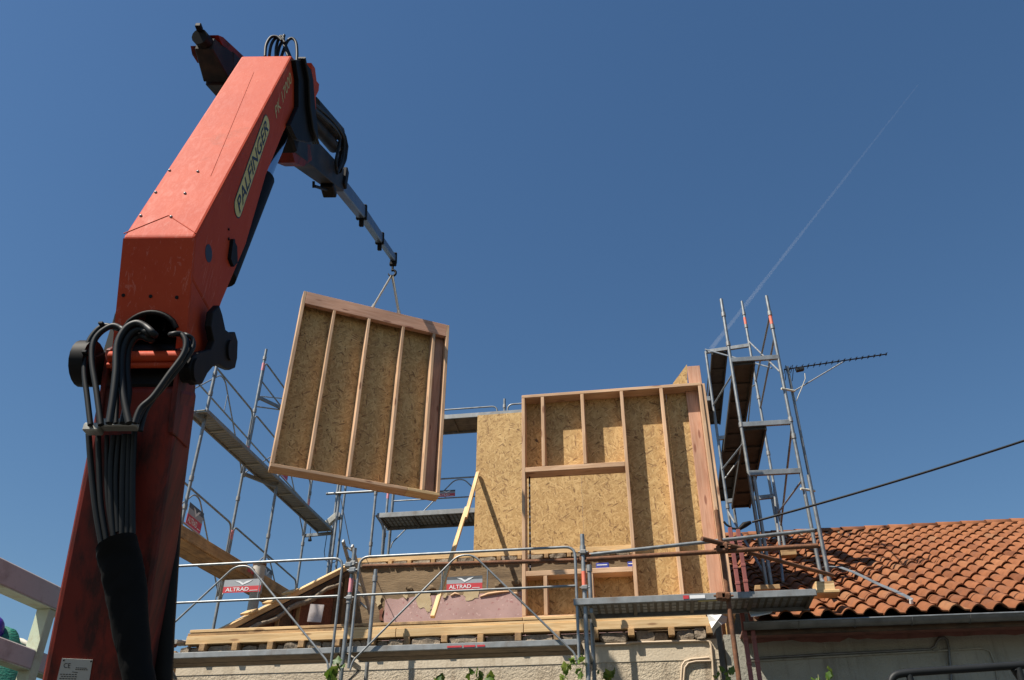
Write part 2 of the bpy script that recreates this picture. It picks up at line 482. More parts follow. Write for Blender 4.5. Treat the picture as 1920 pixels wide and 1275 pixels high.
GALV = simple('galvanised_steel', (0.17, 0.185, 0.19), (0.32, 0.335, 0.34), 9, 0.45, 0.5, jitter=0.12, dirt=(0.16, 0.14, 0.12), dscale=5, damt=0.45)
GALVD = simple('dull_galvanised_sheet', (0.20, 0.21, 0.21), (0.31, 0.32, 0.32), 7, 0.55, 0.45, jitter=0.1, dirt=(0.15, 0.11, 0.08), dscale=3, damt=0.6)
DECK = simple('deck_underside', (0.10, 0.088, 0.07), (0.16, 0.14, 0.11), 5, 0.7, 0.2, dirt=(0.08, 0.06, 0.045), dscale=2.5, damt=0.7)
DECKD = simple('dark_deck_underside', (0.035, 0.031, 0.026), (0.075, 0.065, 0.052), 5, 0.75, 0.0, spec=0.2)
DECKL = simple('daylit_perforated_deck', (0.30, 0.29, 0.24), (0.42, 0.40, 0.33), 6, 0.5, 0.3, dirt=(0.14, 0.12, 0.09), damt=0.5)  # paler tone stands for daylight coming through the slats
PLY = wood('weathered_deck_board', (0.16, 0.12, 0.08), (0.26, 0.20, 0.14), knots=False, weather=(0.09, 0.07, 0.055))
RUST = simple('rusty_tube', (0.11, 0.05, 0.025), (0.24, 0.10, 0.045), 14, 0.8, 0.2, bump=0.3, bscale=60, dirt=(0.06, 0.035, 0.025), damt=0.6)
BLACK = simple('black_rubber', (0.010, 0.011, 0.011), (0.015, 0.016, 0.017), 10, 0.52, spec=0.26)
CLOTH = simple('black_cloth', (0.004, 0.004, 0.004), (0.007, 0.007, 0.007), 10, 0.9, spec=0.2)
GREASE = simple('greasy_dark_steel', (0.004, 0.004, 0.004), (0.012, 0.010, 0.009), 8, 0.6, 0.0, spec=0.16)
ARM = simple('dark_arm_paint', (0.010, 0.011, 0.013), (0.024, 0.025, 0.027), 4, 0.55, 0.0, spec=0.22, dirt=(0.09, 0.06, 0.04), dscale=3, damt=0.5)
BLUEST = simple('worn_blue_grey_steel', (0.06, 0.095, 0.16), (0.115, 0.165, 0.25), 5, 0.4, 0.4, dirt=(0.09, 0.07, 0.07), dscale=4, damt=0.35)
CHROME = simple('chrome_rod', (0.55, 0.6, 0.68), (0.6, 0.65, 0.7), 3, 0.16, 1.0)
ALU = simple('cast_alloy', (0.30, 0.30, 0.27), (0.42, 0.41, 0.36), 10, 0.5, 0.5, dirt=(0.1, 0.09, 0.08), damt=0.6)
RED = paint_mat()
RED2 = grimy_shaded_paint_mat()
YEL = simple('yellow_decal', (0.62, 0.50, 0.14), (0.70, 0.58, 0.20), 8, 0.5, dirt=(0.3, 0.22, 0.08), damt=0.4)
INK = simple('black_ink', (0.012, 0.012, 0.018), None, 5, 0.5)
YTXT = simple('yellow_lettering', (0.60, 0.46, 0.16), None, 5, 0.5)
OSB = osb_mat()
FIR = wood('fresh_fir', (0.50, 0.30, 0.17), (0.65, 0.44, 0.285), cknot=(0.17, 0.06, 0.03), jitter=0.08)
DFIR = wood('douglas_board', (0.48, 0.25, 0.16), (0.60, 0.36, 0.25), cknot=(0.2, 0.07, 0.04), jitter=0.06)
PINE = wood('pine_beam', (0.55, 0.36, 0.17), (0.70, 0.51, 0.28), cknot=(0.22, 0.11, 0.05), jitter=0.1)
PINEW = wood('pine_weathered', (0.36, 0.22, 0.10), (0.52, 0.34, 0.17), cknot=(0.12, 0.06, 0.03), weather=(0.14, 0.09, 0.06))
OLDW = wood('old_dark_wood', (0.07, 0.045, 0.03), (0.15, 0.095, 0.06), weather=(0.04, 0.03, 0.022))
REDW = wood('red_stained_board', (0.13, 0.05, 0.03), (0.24, 0.095, 0.06), weather=(0.07, 0.035, 0.025), jitter=0.25)
WALL = render_mat('cream_roughcast', (0.50, 0.42, 0.31), (0.60, 0.51, 0.38), (0.24, 0.18, 0.12), 0.6)
WALL2 = render_mat('smooth_cream_band', (0.55, 0.46, 0.34), (0.62, 0.53, 0.40), (0.30, 0.23, 0.15), 0.55, 0.25)
WALLR = render_mat('grey_green_render', (0.30, 0.29, 0.24), (0.38, 0.36, 0.30), (0.14, 0.12, 0.10), 0.6, 0.5)
BAND = simple('reddish_stained_band', (0.20, 0.085, 0.07), (0.28, 0.13, 0.10), 6, 0.9, dirt=(0.09, 0.05, 0.04), dscale=4, damt=0.6)
RUBBLE = simple('rubble_stone', (0.20, 0.155, 0.11), (0.36, 0.29, 0.21), 11, 0.95, bump=0.8, bscale=50, jitter=0.25, dirt=(0.09, 0.065, 0.045), dscale=9, damt=0.7)
MORTAR = simple('old_mortar', (0.13, 0.095, 0.065), (0.22, 0.165, 0.115), 9, 0.95, bump=0.8, bscale=40)
PLAST = simple('brown_bare_plaster', (0.17, 0.115, 0.065), (0.27, 0.19, 0.11), 4, 0.95, bump=0.5, bscale=30, dirt=(0.09, 0.06, 0.035), dscale=3, damt=0.7, stretch=(0.5, 1, 2))
PAPER = paper_mat()
PAPERB = simple('torn_paper_back', (0.42, 0.32, 0.18), (0.56, 0.45, 0.28), 7, 0.9)
TILE = tile_mat()
ZINC = simple('aged_zinc', (0.13, 0.13, 0.125), (0.22, 0.22, 0.21), 5, 0.45, 0.6, dirt=(0.07, 0.06, 0.05), damt=0.5)
PVC = simple('beige_conduit', (0.50, 0.38, 0.26), (0.58, 0.46, 0.33), 6, 0.6)
GROUND = simple('dark_yard', (0.035, 0.035, 0.03), (0.065, 0.06, 0.05), 2, 0.95, bump=0.5, bscale=30)
WHITE = simple('white_print', (0.75, 0.75, 0.74), None, 4, 0.5)
SIGNR = simple('red_print', (0.50, 0.03, 0.04), (0.56, 0.045, 0.05), 4, 0.5)
SIGNK = simple('dark_print', (0.05, 0.055, 0.06), (0.10, 0.105, 0.11), 4, 0.5)
SIGNG = simple('grey_print', (0.28, 0.29, 0.30), (0.36, 0.37, 0.38), 4, 0.5)
PINK = simple('pink_sticker', (0.62, 0.20, 0.24), (0.70, 0.30, 0.32), 12, 0.6)
ORANGE = simple('orange_sticker', (0.72, 0.14, 0.08), (0.75, 0.22, 0.14), 12, 0.6)
LILAC = simple('pale_lilac_rail', (0.42, 0.37, 0.36), (0.52, 0.47, 0.46), 6, 0.6, dirt=(0.16, 0.10, 0.08), dscale=6, damt=0.6)
PGREEN = simple('pale_green_paint', (0.42, 0.50, 0.36), (0.52, 0.58, 0.44), 6, 0.6, dirt=(0.25, 0.17, 0.06), dscale=6, damt=0.7)
NET = simple('green_net', (0.004, 0.07, 0.045), (0.015, 0.20, 0.13), 26, 0.6, bump=0.8, bscale=50, stretch=(1, 1, 3))
ROPE = simple('pale_rope', (0.50, 0.47, 0.38), (0.62, 0.58, 0.48), 30, 0.8)
PURPLE = simple('purple_plastic', (0.05, 0.015, 0.22), (0.07, 0.02, 0.28), 5, 0.35)
SLING = simple('grey_textile_sling', (0.42, 0.39, 0.33), (0.54, 0.50, 0.43), 30, 0.8)
REDM = simple('red_painted_steel', (0.22, 0.06, 0.05), (0.32, 0.10, 0.085), 8, 0.55, jitter=0.1, dirt=(0.16, 0.06, 0.05), damt=0.5)
CEMENT = simple('grey_fibre_cement', (0.44, 0.41, 0.36), (0.54, 0.51, 0.45), 7, 0.85, dirt=(0.22, 0.17, 0.12), damt=0.5)
BLUE = simple('blue_packaging', (0.02, 0.03, 0.22), (0.04, 0.06, 0.34), 40, 0.5)
LEAF = leaf_mat()
STEM = simple('vine_stem', (0.15, 0.16, 0.06), (0.2, 0.2, 0.09), 6, 0.7)
SHEET = simple('white_plastic_sheet', (0.60, 0.60, 0.58), (0.70, 0.70, 0.68), 5, 0.5, bump=0.4, bscale=9)
# ------------------------------------------------------------------ ground
g = MB().box((-400, -300, -0.3), (400, 500, 0.0)).build('ground', GROUND, org=Vector((0, 0, 0)))
g['kind'] = 'structure'

def rough_block(name, c, sx, sy, sz, m, parent, amp=0.02, seed=0, cuts=3):
    bm = bmesh.new()
    bmesh.ops.create_cube(bm, size=1)
    bmesh.ops.subdivide_edges(bm, edges=bm.edges, cuts=cuts, use_grid_fill=True)
    for v in bm.verts:
        q = Vector((v.co.x*sx, v.co.y*sy, v.co.z*sz))
        rr = 1 - 0.12*(abs(v.co.x*2)**4*abs(v.co.z*2)**4)
        q = Vector((q.x*rr, q.y, q.z*rr))
        q += Vector(mnoise.noise_vector(q*14 + Vector((seed*3.1, seed*1.7, 0))))*amp
        v.co = q
    me = bpy.data.meshes.new(name); bm.to_mesh(me); bm.free()
    return link(name, me, m, parent, c)

# ------------------------------------------------------------------ the opened-up house
YW_ = 9.70
house = thing('half_demolished_house', 'single storey cream house with its roof stripped off and rooms open to the sky', 'house', (-2.4, 9.7, 0))
zs = {k: atY(860, y, 9.65).z for k, y in (('beam0', 1190.5), ('beam1', 1174), ('mid1', 1167.8), ('board1', 1161.5))}
zb0, zb1, zt1 = zs['beam0'], zs['beam1'], zs['board1']
zwall = zb0-0.125
zband = atY(800, 1253, YW_).z
MB().box((-5.5, YW_, 0), (0.70, 10.0, zband)).build('roughcast_wall', WALL, house)
MB().box((-5.5, YW_-0.006, zband+0.001), (0.70, 10.0, zwall)).build('wall_band', WALL2, house)
MB().box((-5.5, 10.002, 0), (-5.25, 12.25, zwall-0.05)).build('side_wall', WALL, house)
MB().box((-5.24, 10.002, 0.05), (0.70, 11.94, 0.15)).build('floor', OLDW, house)
MB().box((-5.24, 10.002, zwall-0.16), (0.70, 11.94, zwall-0.02)).build('attic_floor', OLDW, house)
# masonry course and rafter ends under the new beams
MB().box((-5.5, YW_+0.07, zwall), (0.70, 10.0, zb0-0.004)).build('mortar_course', MORTAR, house)
rx = [383, 444, 509, 566, 633, 698, 763, 834, 901, 972, 1045, 1117, 1185, 1261, 1333]
xs_r = []
for i, px in enumerate(rx):
    p = atY(px, 1202 if px > 640 else 1206, 9.65)
    xs_r.append(p.x)
    h = random.uniform(0.075, 0.10)
    timber('rafter_end', (p.x, 9.62+random.uniform(-.02, .02), zb0-0.004-h/2), (p.x, 9.88, zb0-0.004-h/2), 0.07, h, PINEW, house)
xs_all = [-5.52]+xs_r
for a, b in zip(xs_all[:-1], xs_all[1:]):
    x0, x1 = a+0.045, b-0.045
    n = 1 if random.random() < 0.6 else 2
    cuts = [x0] + sorted(random.uniform(x0+0.1, x1-0.1) for _ in range(n-1)) + [x1]
    for u0, u1 in zip(cuts[:-1], cuts[1:]):
        hh = random.uniform(0.09, 0.125)
        rough_block('stone', ((u0+u1)/2, YW_+0.06+random.uniform(-0.02, 0.03), zwall+hh/2-0.005), u1-u0-0.01, 0.16, hh, RUBBLE, house, 0.02, random.random()*40)
# wall-top beams (pine), laid end to end
xe = [atY(351, 1190, 9.65).x, atY(742, 1190, 9.65).x, atY(982, 1190, 9.65).x, atY(1333, 1180, 9.65).x]
for x0, x1 in zip(xe[:-1], xe[1:]):
    timber('wall_beam', (x0+0.003, 9.71, (zb0+zb1)/2), (x1-0.003, 9.71, (zb0+zb1)/2), 0.13, zb1-zb0, PINE, house)
zm1 = zs['mid1']
xe2 = [xe[0]+0.02, atY(560, 1175, 9.65).x, atY(980, 1160, 9.65).x, xe[3]-0.01]
for k, (x0, x1) in enumerate(zip(xe2[:-1], xe2[1:])):
    timber('wall_board', (x0+0.002, 9.725, (zm1+zt1)/2+0.002), (x1-0.002, 9.725, (zm1+zt1)/2+0.002), 0.14, zt1-zm1-0.004, PINE if k != 1 else PINEW, house)
xe3 = [xe[0]+0.0, atY(640, 1175, 9.65).x, atY(1090, 1160, 9.65).x, xe[3]-0.03]
for k, (x0, x1) in enumerate(zip(xe3[:-1], xe3[1:])):
    timber('wall_board', (x0+0.002, 9.72, (zb1+zm1)/2+0.001), (x1-0.002, 9.72, (zb1+zm1)/2+0.001), 0.12, zm1-zb1-0.004, PINE if k != 0 else PINEW, house)
zfl = zt1
for yy, zz in ((9.862, zfl-0.045), (9.975, zfl-0.045)):
    timber('sole_plank', (xe[0]+0.05, yy, zz), (xe[3]-0.02, yy, zz), 0.11, 0.07, PINEW, house)
# diagonal gable on the left: stained boards under a sloping rafter
D0 = Vector((-5.20, 9.95, 0)); D1 = atY(655, 1058, 12); D1.z = 0
zg0 = atY(392, 1176, 9.85).z; zg1 = atY(655, 1056, 12).z
dd = (D1-D0); dl = dd.length; du = dd/dl; dn = Vector((du.y, -du.x, 0))
t = 0.0; k = 0
while t < dl-0.02:
    wv = min(random.uniform(0.16, 0.34), dl-t)
    za = zg0 + (zg1-zg0)*(t/dl); zb = zg0 + (zg1-zg0)*((t+wv)/dl)
    lo = zwall-0.02
    a = D0+du*(t+0.004); b = D0+du*(t+wv-0.004)
    off = random.uniform(0, 0.03)
    mb = MB().prism([(0, lo), (wv-0.008, lo), (wv-0.008, zb-0.17), (0, za-0.17)], a+dn*off, du, (0, 0, 1), -dn, 0, 0.04)
    mb.build('wall_board', random.choice([REDW, REDW, OLDW, REDW, PLAST]), house)
    t += wv; k += 1
q0 = D0 + Vector((0, 0, zg0)); q1 = D1 + Vector((0, 0, zg1))
sl_ = (q1-q0).normalized(); upn = Vector((0, 0, 1)) - sl_*sl_.z; upn.normalize()
timber('gable_rafter', q0-upn*0.04-sl_*0.25, q1-upn*0.04, 0.10, 0.07, PINE, house, ch=0.006)
timber('gable_rafter', q0-upn*0.125-sl_*0.1+dn*0.02, q1-upn*0.125+dn*0.02, 0.09, 0.075, OLDW, house, ch=0.006)
MB().tube([q0+sl_*s_-upn*(0.185+0.02*math.sin(s_*9)) + dn*0.075 for s_ in lin(0.25, dl*1.02, 14)], [0.028+0.014*random.random() for _ in range(14)], 6).build('mortar_strip', RUBBLE, house)
for px, py in ((610-280, 0),):
    pass
for s_ in (0.55, 0.95, 1.33):
    c = q0+sl_*s_+upn*0.012
    timber('roof_batten', c-dn*0.11-sl_*0.0, c+dn*0.10, 0.12, 0.03, PINE, house, up=upn)
# a few old rafters left against the gable
for s_, hgt in ((0.9, 0.55), (1.25, 0.4)):
    c = D0+du*s_+dn*0.05
    timber('stud', (c.x, c.y, zwall), (c.x, c.y, zg0+(zg1-zg0)*s_/dl-0.2), 0.05, 0.03, PINEW, house)
# side roof left standing beyond the gable
oL = Vector((-5.62, 9.75, zwall-0.02)); oB = Vector((-5.62, 12.2, zwall-0.02))
for i in range(7):
    f0, f1 = i/7, (i+1)/7-0.012
    a0 = q0.lerp(q1, f0)-Vector((0, 0, 0.10)); a1 = q0.lerp(q1, f1)-Vector((0, 0, 0.10))
    b0 = oL.lerp(oB, f0); b1 = oL.lerp(oB, f1)
    V = [a0, a1, b1, b0]; V = V+[v-Vector((0, 0, 0.03)) for v in V]
    MB().add(V, [(3, 2, 1, 0), (4, 5, 6, 7), (0, 1, 5, 4), (1, 2, 6, 5), (2, 3, 7, 6), (3, 0, 4, 7)]).build('roof_board', OLDW, house)
# back wall of the upper room
zp1 = atY(850, 1038, 12).z; zp0 = atY(850, 1047, 12).z
zm0 = atY(850, 1056, 12).z
XB0, XB1 = D1.x-0.05, 0.70
MB().box((XB0, 12.0, 0), (XB1, 12.24, zm0)).build('back_wall', PLAST, house)
MB().box((XB0, 12.05, zm0+0.001), (XB1, 12.23, zp0-0.003)).build('mortar_course', MORTAR, house)
xc = XB0
timber('top_plate', (XB0, 12.10, (zp0+zp1)/2), (-1.75, 12.10, (zp0+zp1)/2), 0.22, zp1-zp0, PINE, house)
timber('top_plate', (-1.745, 12.10, (zp0+zp1)/2), (XB1, 12.10, (zp0+zp1)/2), 0.22, zp1-zp0, PINE, house)
bx = [atY(p, 1050, 12).x for p in (733, 769, 813, 854, 894, 936, 975, 1025, 1068, 1110, 1150, 1186)]
for x in bx:
    timber('rafter_end', (x, 11.96, (zm0+zp0)/2), (x, 12.2, (zm0+zp0)/2), 0.06, zp0-zm0-0.006, PINEW, house)
for a, b in zip([XB0+0.1]+bx, bx+[0.4]):
    rough_block('stone', ((a+b)/2, 12.03, zm0+0.025), abs(b-a)-0.09, 0.14, 0.06, RUBBLE, house, 0.018, random.random()*40)
# wallpaper, torn along its top
xs = lin(atY(722, 1130, 12).x, -0.05, 60)
ztear = atY(900, 1114, 11.99).z
top = []
for i, x in enumerate(xs):
    zz = ztear + 0.045*mnoise.noise(Vector((x*3.1, 3.3, 0))) + 0.035*mnoise.noise(Vector((x*11, 1.3, 0)))
    top.append((x, zz))
MB().prism([(xs[0], zwall), (xs[-1], zwall)]+top[::-1], (0, 11.997, 0), (1, 0, 0), (0, 0, 1), (0, -1, 0), 0, 0.003).build('wallpaper', PAPER, house)
# bare patches and torn flaps
def patch(name, pts, y, m, d=0.003):
    rp_ = random.Random(len(pts)*7+int(pts[0][0]))
    dense = []
    for (ax_, ay_), (bx_, by_) in zip(pts, pts[1:]+pts[:1]):
        for k_ in range(4):
            dense.append((ax_+(bx_-ax_)*k_/4+rp_.uniform(-1.6, 1.6), ay_+(by_-ay_)*k_/4+rp_.uniform(-1.6, 1.6)))
    P = [atY(px, py, y) for px, py in dense]
    MB().prism([(p.x, p.z) for p in P], (0, y, 0), (1, 0, 0), (0, 0, 1), (0, -1, 0), 0, d).build(name, m, house)
patch('bare_plaster_patch', [(777, 1112), (806, 1110), (809, 1122), (808, 1142), (802, 1150), (795, 1141), (783, 1138), (780, 1124)], 11.992, PAPERB)
patch('bare_plaster_patch', [(868, 1109), (898, 1108), (896, 1120), (885, 1124), (876, 1127), (871, 1118)], 11.992, PAPERB)
patch('torn_paper_flap', [(704, 1118), (716, 1116), (714, 1131), (709, 1138), (705, 1130)], 11.985, PAPERB, 0.006)
patch('torn_paper_flap', [(710, 1146), (718, 1140), (717, 1163), (711, 1163)], 11.985, REDW, 0.006)
patch('torn_paper_flap', [(829, 1117), (838, 1111), (837, 1118), (832, 1124)], 11.985, PAPERB, 0.006)
patch('torn_paper_flap', [(756, 1116), (766, 1114), (762, 1122)], 11.985, PAPERB, 0.006)
def strip(pts, y, m, wd=0.03):
    MB().tube([atY(a, b, y) for a, b in pts], [wd*0.4]+[wd*0.7]*(len(pts)-2)+[wd*0.3], 5).build('torn_paper_roll', m, house)
strip([(900, 1119), (915, 1114), (935, 1111), (955, 1109)], 11.99, FIR)
strip([(845, 1117), (853, 1113), (862, 1115)], 11.99, FIR)
strip([(960, 1112), (970, 1113), (976, 1118)], 11.99, FIR)
for px, py in ((768, 1104), (808, 1103), (936, 1098), (968, 1094)):
    p = atY(px, py, 12.0); rough_block('stone', (p.x, 12.0, p.z), 0.10, 0.06, 0.05, PLAST, house, 0.03, px)
# white sheet of board leaning inside by the gable
pw = atY(592, 1150, 10.9)
MB().obox((pw.x, 10.9, pw.z), (0.085, 0.03, 0), (0.004, -0.012, 0), (0.0, 0.02, 0.12)).build('lilac_board', LILAC, house)
# conduits on the front wall
def conduit(pts, r=0.014, y=YW_-0.02, m=PVC, nm='conduit', par=None):
    MB().tube([atY(a, b, y) for a, b in pts], r, 7).build(nm, m, par or house)
conduit([(1112, 1209), (1180, 1207), (1183, 1205), (1260, 1203), (1324, 1201), (1330, 1203), (1333, 1210), (1336, 1240), (1338, 1275), (1341, 1330)], 0.013)
conduit([(1278, 1330), (1277, 1275), (1279, 1248), (1284, 1240), (1296, 1236), (1330, 1233)], 0.012)
conduit([(1283, 1330), (1282, 1275), (1284, 1252), (1291, 1243), (1305, 1240), (1333, 1239)], 0.012)
# left end props under the deck
timber('corner_post', atY(318, 1290, 9.45), atY(328, 1222, 9.45), 0.06, 0.06, PINEW, house)

a_ = atY(297, 1212, 9.77); b_2 = atY(322, 1204, 9.77)
MB().obox((a_+b_2)/2, ((b_2.x-a_.x)/2, 0.05, 0), (0, 0.10, 0.03), (0.01, 0, 0.035), 0.006).build('broken_tile', TILE, house)
a_ = atY(285, 1203, 9.95); b_2 = atY(350, 1201, 9.95)
for i in range(7):
    f = (i+0.5)/7; c = a_.lerp(b_2, f)
    MB().tube([c+Vector((0, -0.2, -0.06)), c+Vector((0, 0.4, 0.06))], 0.026, 8).build('corrugation', CEMENT, house)
vp = thing('vent_pipe', 'grey fibre cement vent pipe with rusty rim standing behind the sloping gable', 'pipe', (0, 0, 0))
b_ = atY(472, 1150, 11.35); zt_ = zat(b_.x, b_.y, 1056)
vp.location = b_; WL[vp.name] = b_
MB().tube([b_, (b_.x, b_.y, zt_-0.42)], 0.072, 12).build('lower_pipe', CEMENT, vp)
MB().tube([(b_.x, b_.y, zt_-0.43), (b_.x, b_.y, zt_-0.04)], 0.086, 12).build('upper_pipe', CEMENT, vp)
MB().tube([(b_.x, b_.y, zt_-0.04), (b_.x, b_.y, zt_)], 0.095, 12).build('rim', RUST, vp)
bpy.context.view_layer.update()

lad = thing('aluminium_ladder', 'grey aluminium ladder leaning up through the open roof by the left scaffold post', 'ladder', atY(700, 1160, 10.1))
for a, b in (((643, 1014), (676, 1135)), ((660, 1023), (694, 1150))):
    p = atY(*a, 9.75); q = atY(*b, 10.6); q.z = max(q.z, zwall)
    MB().beam(p, q, 0.028, 0.055, ch=0.004).build('rail', GALV, lad)
P0_, Q0_ = atY(643, 1014, 9.75), atY(676, 1135, 10.6); P1_, Q1_ = atY(660, 1023, 9.75), atY(694, 1150, 10.6)
for f in lin(0.08, 0.95, 6):
    MB().tube([P0_.lerp(Q0_, f), P1_.lerp(Q1_, f)], 0.014, 8).build('rung', GALV, lad)

# ------------------------------------------------------------------ neighbour house with the tiled roof
nb = thing('neighbour_house', 'grey walled neighbouring house under a sunlit terracotta tiled roof with zinc gutter', 'house', (4.0, 9.7, 0))
EY = 9.30
EZ = atY(1700, 1155, EY).z + 0.01
RY = 15.2
RZ = atY(1740, 986, RY).z - 0.05
SL = (RZ-EZ)/(RY-EY); SA = math.atan(SL)
def roofz(y): return EZ+SL*(y-EY)
PW = 0.208
NC = 27
X0, X1 = 1.12, 1.12+0.208*27
MB().box((0.78, YW_+0.06, 0), (X1+0.2, 9.95, EZ-0.02)).build('wall', WALLR, nb)
bt = [(x, atY(1700, 1194, YW_).z+0.05*mnoise.noise(Vector((x*2.5, 0, 0)))+0.03*mnoise.noise(Vector((x*9, 5, 0)))) for x in lin(1.0, X1, 60)]
MB().prism([(X1, EZ-0.05), (1.0, EZ-0.05)]+bt, (0, YW_+0.06, 0), (1, 0, 0), (0, 0, 1), (0, -1, 0), 0, 0.006).build('painted_band', BAND, nb)
sy = Vector((0, math.cos(SA), math.sin(SA))); sn = Vector((0, -math.sin(SA), math.cos(SA)))
LR = (RY-EY)/math.cos(SA)
MB().obox(Vector(((X0+X1)/2, EY+0.06, EZ-0.05))+sy*LR/2, ((X1-X0)/2, 0, 0), sy*LR/2, sn*0.02).build('roof_deck', OLDW, nb)
MB().box((0.80, RY-0.1, 0), (X1, RY+0.1, RZ-0.12)).build('back_wall', WALLR, nb)
# tile
def tile_mesh():
    prof = [(-0.004, -0.004)]
    for i in range(8):
        t_ = i/7; prof.append((0.006+0.142*t_, 0.010+0.050*math.sin(math.pi*t_**0.92)**0.9))
    prof += [(0.162, 0.006), (0.198, 0.004), (0.209, 0.004)]
    n = len(prof); th = 0.014; Lt = 0.425
    V = []
    for (yy, lift) in ((0, 0.036), (Lt, 0.0)):
        V += [(x, yy, z+lift) for x, z in prof]
        V += [(x, yy, z+lift-th) for x, z in prof]
    F = []
    for i in range(n-1):
        F.append((i, i+1, 2*n+i+1, 2*n+i))
        F.append((n+i+1, n+i, 3*n+i, 3*n+i+1))
        F.append((i+1, i, n+i, n+i+1))
    F += [(0, 2*n, 3*n, n), (n-1, 2*n-1, 4*n-1, 3*n-1)]
    me = bpy.data.meshes.new('roof_tile'); me.from_pydata(V, [], F)
    me.polygons.foreach_set('use_smooth', [True]*len(F))
    me.materials.append(TILE); me.update()
    bm = bmesh.new(); bm.from_mesh(me)
    for e in bm.edges:
        if len(e.link_faces) == 2 and e.calc_face_angle(0) > 0.9: e.smooth = False
    bm.to_mesh(me); bm.free()
    return me
TM = tile_mesh()
expo = 0.352
rows = int(round(LR/expo)); expo = LR/rows
# the nearest and largest tiles are pieces of their own; the small far ones are one mesh
def tile_at(c, r_):
    p = Vector((X0+c*PW+random.uniform(-.004, .004), EY, EZ-0.01)) + sy*(r_*expo+random.uniform(-.014, .014)) + sn*random.uniform(0, 0.005)
    return p, (SA+random.uniform(-.012, .012), random.uniform(-.022, .022), random.uniform(-.022, .022))
def in_view(p):
    v = np.array(p)-CAM; z = v @ _f
    return -40 < 960+FPX*(v @ _r)/z < 1960
near = [(c, r_) for r_ in range(rows) for c in range(NC) if in_view((X0+c*PW, EY+r_*expo*math.cos(SA), EZ+r_*expo*math.sin(SA)))]
allt = [(c, r_) for r_ in range(rows) for c in range(NC)]
own = set(near[:298])
far = MB()
for c, r_ in allt:
    p, e_ = tile_at(c, r_)
    if (c, r_) in own:
        o = bpy.data.objects.new('roof_tile', TM); COL.objects.link(o); o.parent = nb
        o.location = p - WL[nb.name]; o.rotation_euler = e_
    else:
        M_ = Matrix.Translation(p) @ Matrix.Rotation(e_[0], 4, 'X')
        far.add([M_ @ v.co for v in TM.vertices], [list(f.vertices) for f in TM.polygons], True)
fo = far.build('far_roof_tiles', TILE, nb); fo['kind'] = 'stuff'
# ridge
rm = None
for i in range(15):
    x = X0-0.05+i*0.40
    if rm is None:
        mb = MB()
        for k, (xx, ro) in enumerate(((0, 0.115), (0.42, 0.098))):
            for rr in (ro, ro-0.014):
                for j in range(9):
                    a = math.pi*j/8; mb.v.append(Vector((xx, -math.cos(a)*rr, math.sin(a)*rr*0.8)))
        for j in range(8):
            mb.f += [[j, j+1, 18+j+1, 18+j], [9+j+1, 9+j, 27+j, 27+j+1], [j+1, j, 9+j, 9+j+1], [18+j, 18+j+1, 27+j+1, 27+j]]
        mb.sm = [True]*len(mb.f)
        rm = mb.mesh('ridge_tile', Vector()); rm.materials.append(TILE)
    o = bpy.data.objects.new('ridge_tile', rm); COL.objects.link(o); o.parent = nb
    o.location = Vector((x, RY+0.02, RZ+0.02)) - WL[nb.name]
    o.rotation_euler = (0, random.uniform(-.01, .01), random.uniform(-.01, .01))
mb = MB()
V = []
for i, x in enumerate(lin(X0, X1, 90)):
    for j in range(5):
        V.append(Vector((x, RY-0.13+0.03*j+0.0, RZ-0.045+0.02*j)) + Vector(mnoise.noise_vector(Vector((x*9, j*2.0, 0))))*0.022)
F = [(i*5+j, (i+1)*5+j, (i+1)*5+j+1, i*5+j+1) for i in range(89) for j in range(4)]
mb.add(V, F); mb.build('ridge_mortar', RUBBLE, nb)
# gutter: half round trough with rolled lip and brackets
gy, gz, gr = EY-0.048, EZ-0.045, 0.062
mb = MB(); ang = [math.pi+math.pi*i/8 for i in range(9)]
V = []
for x in (0.95, X1):
    for rr in (gr, gr-0.004):
        V += [(x, gy-math.cos(a)*rr*-1, gz+math.sin(a)*rr) for a in ang]
F = []
for i in range(8):
    F += [(i, i+1, 18+i+1, 18+i), (9+i+1, 9+i, 27+i, 27+i+1)]
mb.add(V, F, True); mb.build('gutter', ZINC, nb)
MB().tube([(0.95, gy-gr, gz+0.002), (X1, gy-gr, gz+0.002)], 0.010, 8).build('gutter_lip', GALV, nb)
bm_ = None
for i in range(10):
    x = 1.5+i*0.55
    mbk = MB().tube([(x, gy-math.cos(a)*-1*(gr+0.004), gz+math.sin(a)*(gr+0.004)) for a in ang], 0.006, 5)
    mbk.build('gutter_bracket', ZINC, nb)
MB().box((0.95, EY+0.019, EZ-0.14), (X1, EY+0.05, EZ-0.035)).build('fascia', OLDW, nb)
MB().box((0.95, EY+0.051, EZ-0.075), (X1, YW_+0.055, EZ-0.06)).build('soffit', BAND, nb)
conduit([(1405, 1236), (1418, 1234), (1560, 1226), (1745, 1217), (1753, 1212), (1756, 1203), (1762, 1196), (1770, 1195), (1776, 1200), (1779, 1215), (1784, 1275), (1788, 1330)], 0.013, YW_+0.04, ZINC, 'wall_cable', nb)
conduit([(1405, 1240), (1560, 1231), (1750, 1221), (1840, 1215), (1856, 1220), (1864, 1240), (1871, 1275), (1876, 1330)], 0.010, YW_+0.045, WALLR, 'wall_cable', nb)
